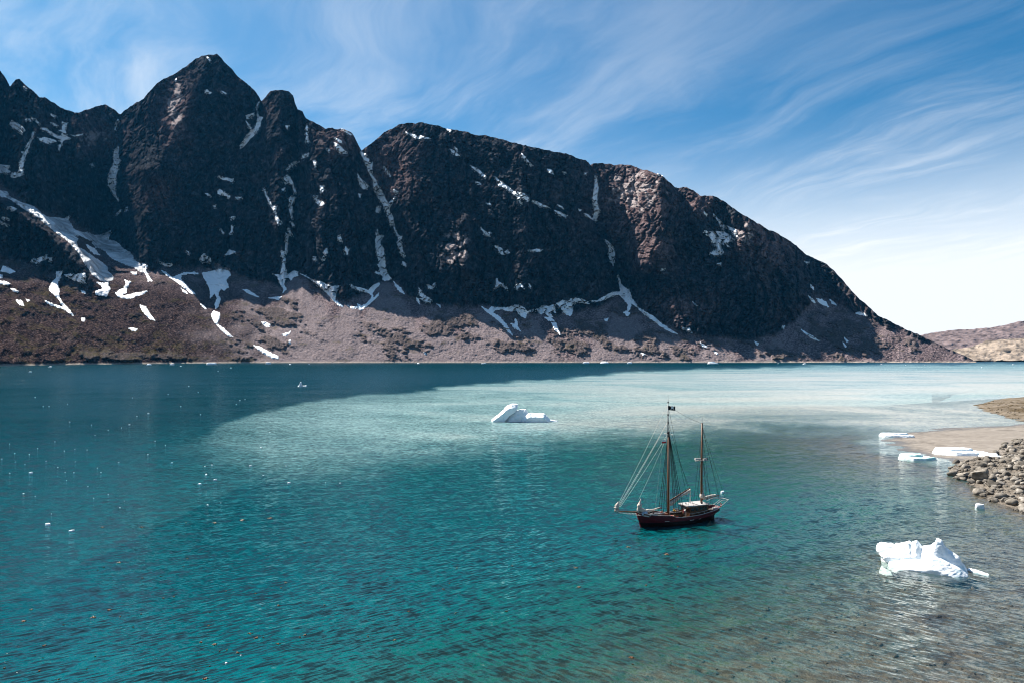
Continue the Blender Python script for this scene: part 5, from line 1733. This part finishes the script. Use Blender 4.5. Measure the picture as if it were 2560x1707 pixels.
d1 = aboard(dinghy(2.9, 1.25, .5, m_white, m_dark), (.55, -.55, 1.5), 0)
tag(d1, "dark rowing dinghy with white gunwale stowed on deck aft of the main mast", "dinghy")
d2 = aboard(dinghy(3.6, 1.2, .42, m_white, m_white), (6.0, 1.05, 2.15), .14)
tag(d2, "white dinghy lying along the side of the foredeck", "dinghy")
tarp = MB().add(*lumpy([(-.7, 0, .2), (0, 0, .3), (.75, 0, .18)], [.25, .48, .2], 31)).build("tarpaulin", m_blue, None, True)
aboard(tarp, (8.2, .35, 2.35), .2)
tag(tarp, "pale blue bundled tarpaulin on the bow", "tarpaulin")
yb = MB().add(*lumpy([(-.3, 0, .2), (.1, 0, .5), (.35, 0, 1.0)], [.3, .38, .1], 32)).build("bag", m_yel, None, True)
aboard(yb, (-.1, -1.2, 1.3))
tag(yb, "orange yellow canvas bag standing beside the dark dinghy", "bag")
for i, (xx, yy, zz, L_, mt_, lab) in enumerate([(3.0, 1.75, 1.45, .9, m_red, "red bundle on deck, the one nearer the bow"), (1.7, 1.8, 1.2, 1.0, m_red, "red bundle on deck beside the main shrouds")]):
    b_ = MB().add(*lumpy([(-L_ / 2, 0, .2), (0, 0, .25), (L_ / 2, 0, .2)], [.18, .3, .2], 33 + i)).build("bundle", mt_, None, True)
    aboard(b_, (xx, yy, zz), .1)
    tag(b_, lab, "bundle")
rb = MB().tube([(-.65, 0, .3), (-.6, 0, .3), (.6, 0, .3), (.65, 0, .3)], [.25, .3, .3, .25], 14).box((0, 0, .06), (1.0, .5, .12)).build("raft_canister", m_white, None, True)
aboard(rb, (-8.2, .9, 1.75), .05)
tag(rb, "white life raft canister on the stern deck", "canister")
m_lb, nt = mat("lifebuoy_bands")
co_ = nt.n('ShaderNodeTexCoord').outputs['Object']
sx_ = nt.n('ShaderNodeSeparateXYZ')
nt.put(sx_.inputs[0], co_)
ang_ = nt.math('ARCTAN2', sx_.outputs[2], sx_.outputs[0])
band = nt.math('GREATER_THAN', nt.math('SINE', nt.math('MULTIPLY', ang_, 4.0)), 0.3)
principled(nt, nt.mix(band, (0.55, 0.11, 0.03), (0.65, 0.64, 0.62)), 0.6)
bm = bmesh.new()
ring = []
for i in range(20):
    a = 2 * math.pi * i / 20
    ring.append([bm.verts.new(((.32 + .1 * math.cos(q)) * math.cos(a), .1 * math.sin(q), (.32 + .1 * math.cos(q)) * math.sin(a))) for q in np.linspace(0, 2 * math.pi, 9)[:-1]])
for i in range(20):
    for k in range(8):
        bm.faces.new((ring[i][k], ring[i][(k + 1) % 8], ring[(i + 1) % 20][(k + 1) % 8], ring[(i + 1) % 20][k]))
me_ = bpy.data.meshes.new("lifebuoy")
bm.to_mesh(me_)
bm.free()
lb = link("lifebuoy", me_, m_lb, None, True)
aboard(lb, (-9.35, 1.25, 2.75), .5)
tag(lb, "orange and white lifebuoy hung on the stern rail", "lifebuoy")
for i, (xx, yy, sx0, sy0, sz0, lab) in enumerate([(-7.2, 1.0, .8, .7, .7, "dark deck box on the aft deck behind the wheelhouse"), (-1.1, -1.5, .5, .9, 1.0, "dark gear locker at the forward corner of the wheelhouse")]):
    b_ = MB().box((0, 0, sz0 / 2), (sx0, sy0, sz0)).box((0, 0, sz0 + .03), (sx0 + .06, sy0 + .06, .06)).build("deck_box", m_dark)
    aboard(b_, (xx, yy, 1.2 if i == 0 else 1.0))
    tag(b_, lab, "box")
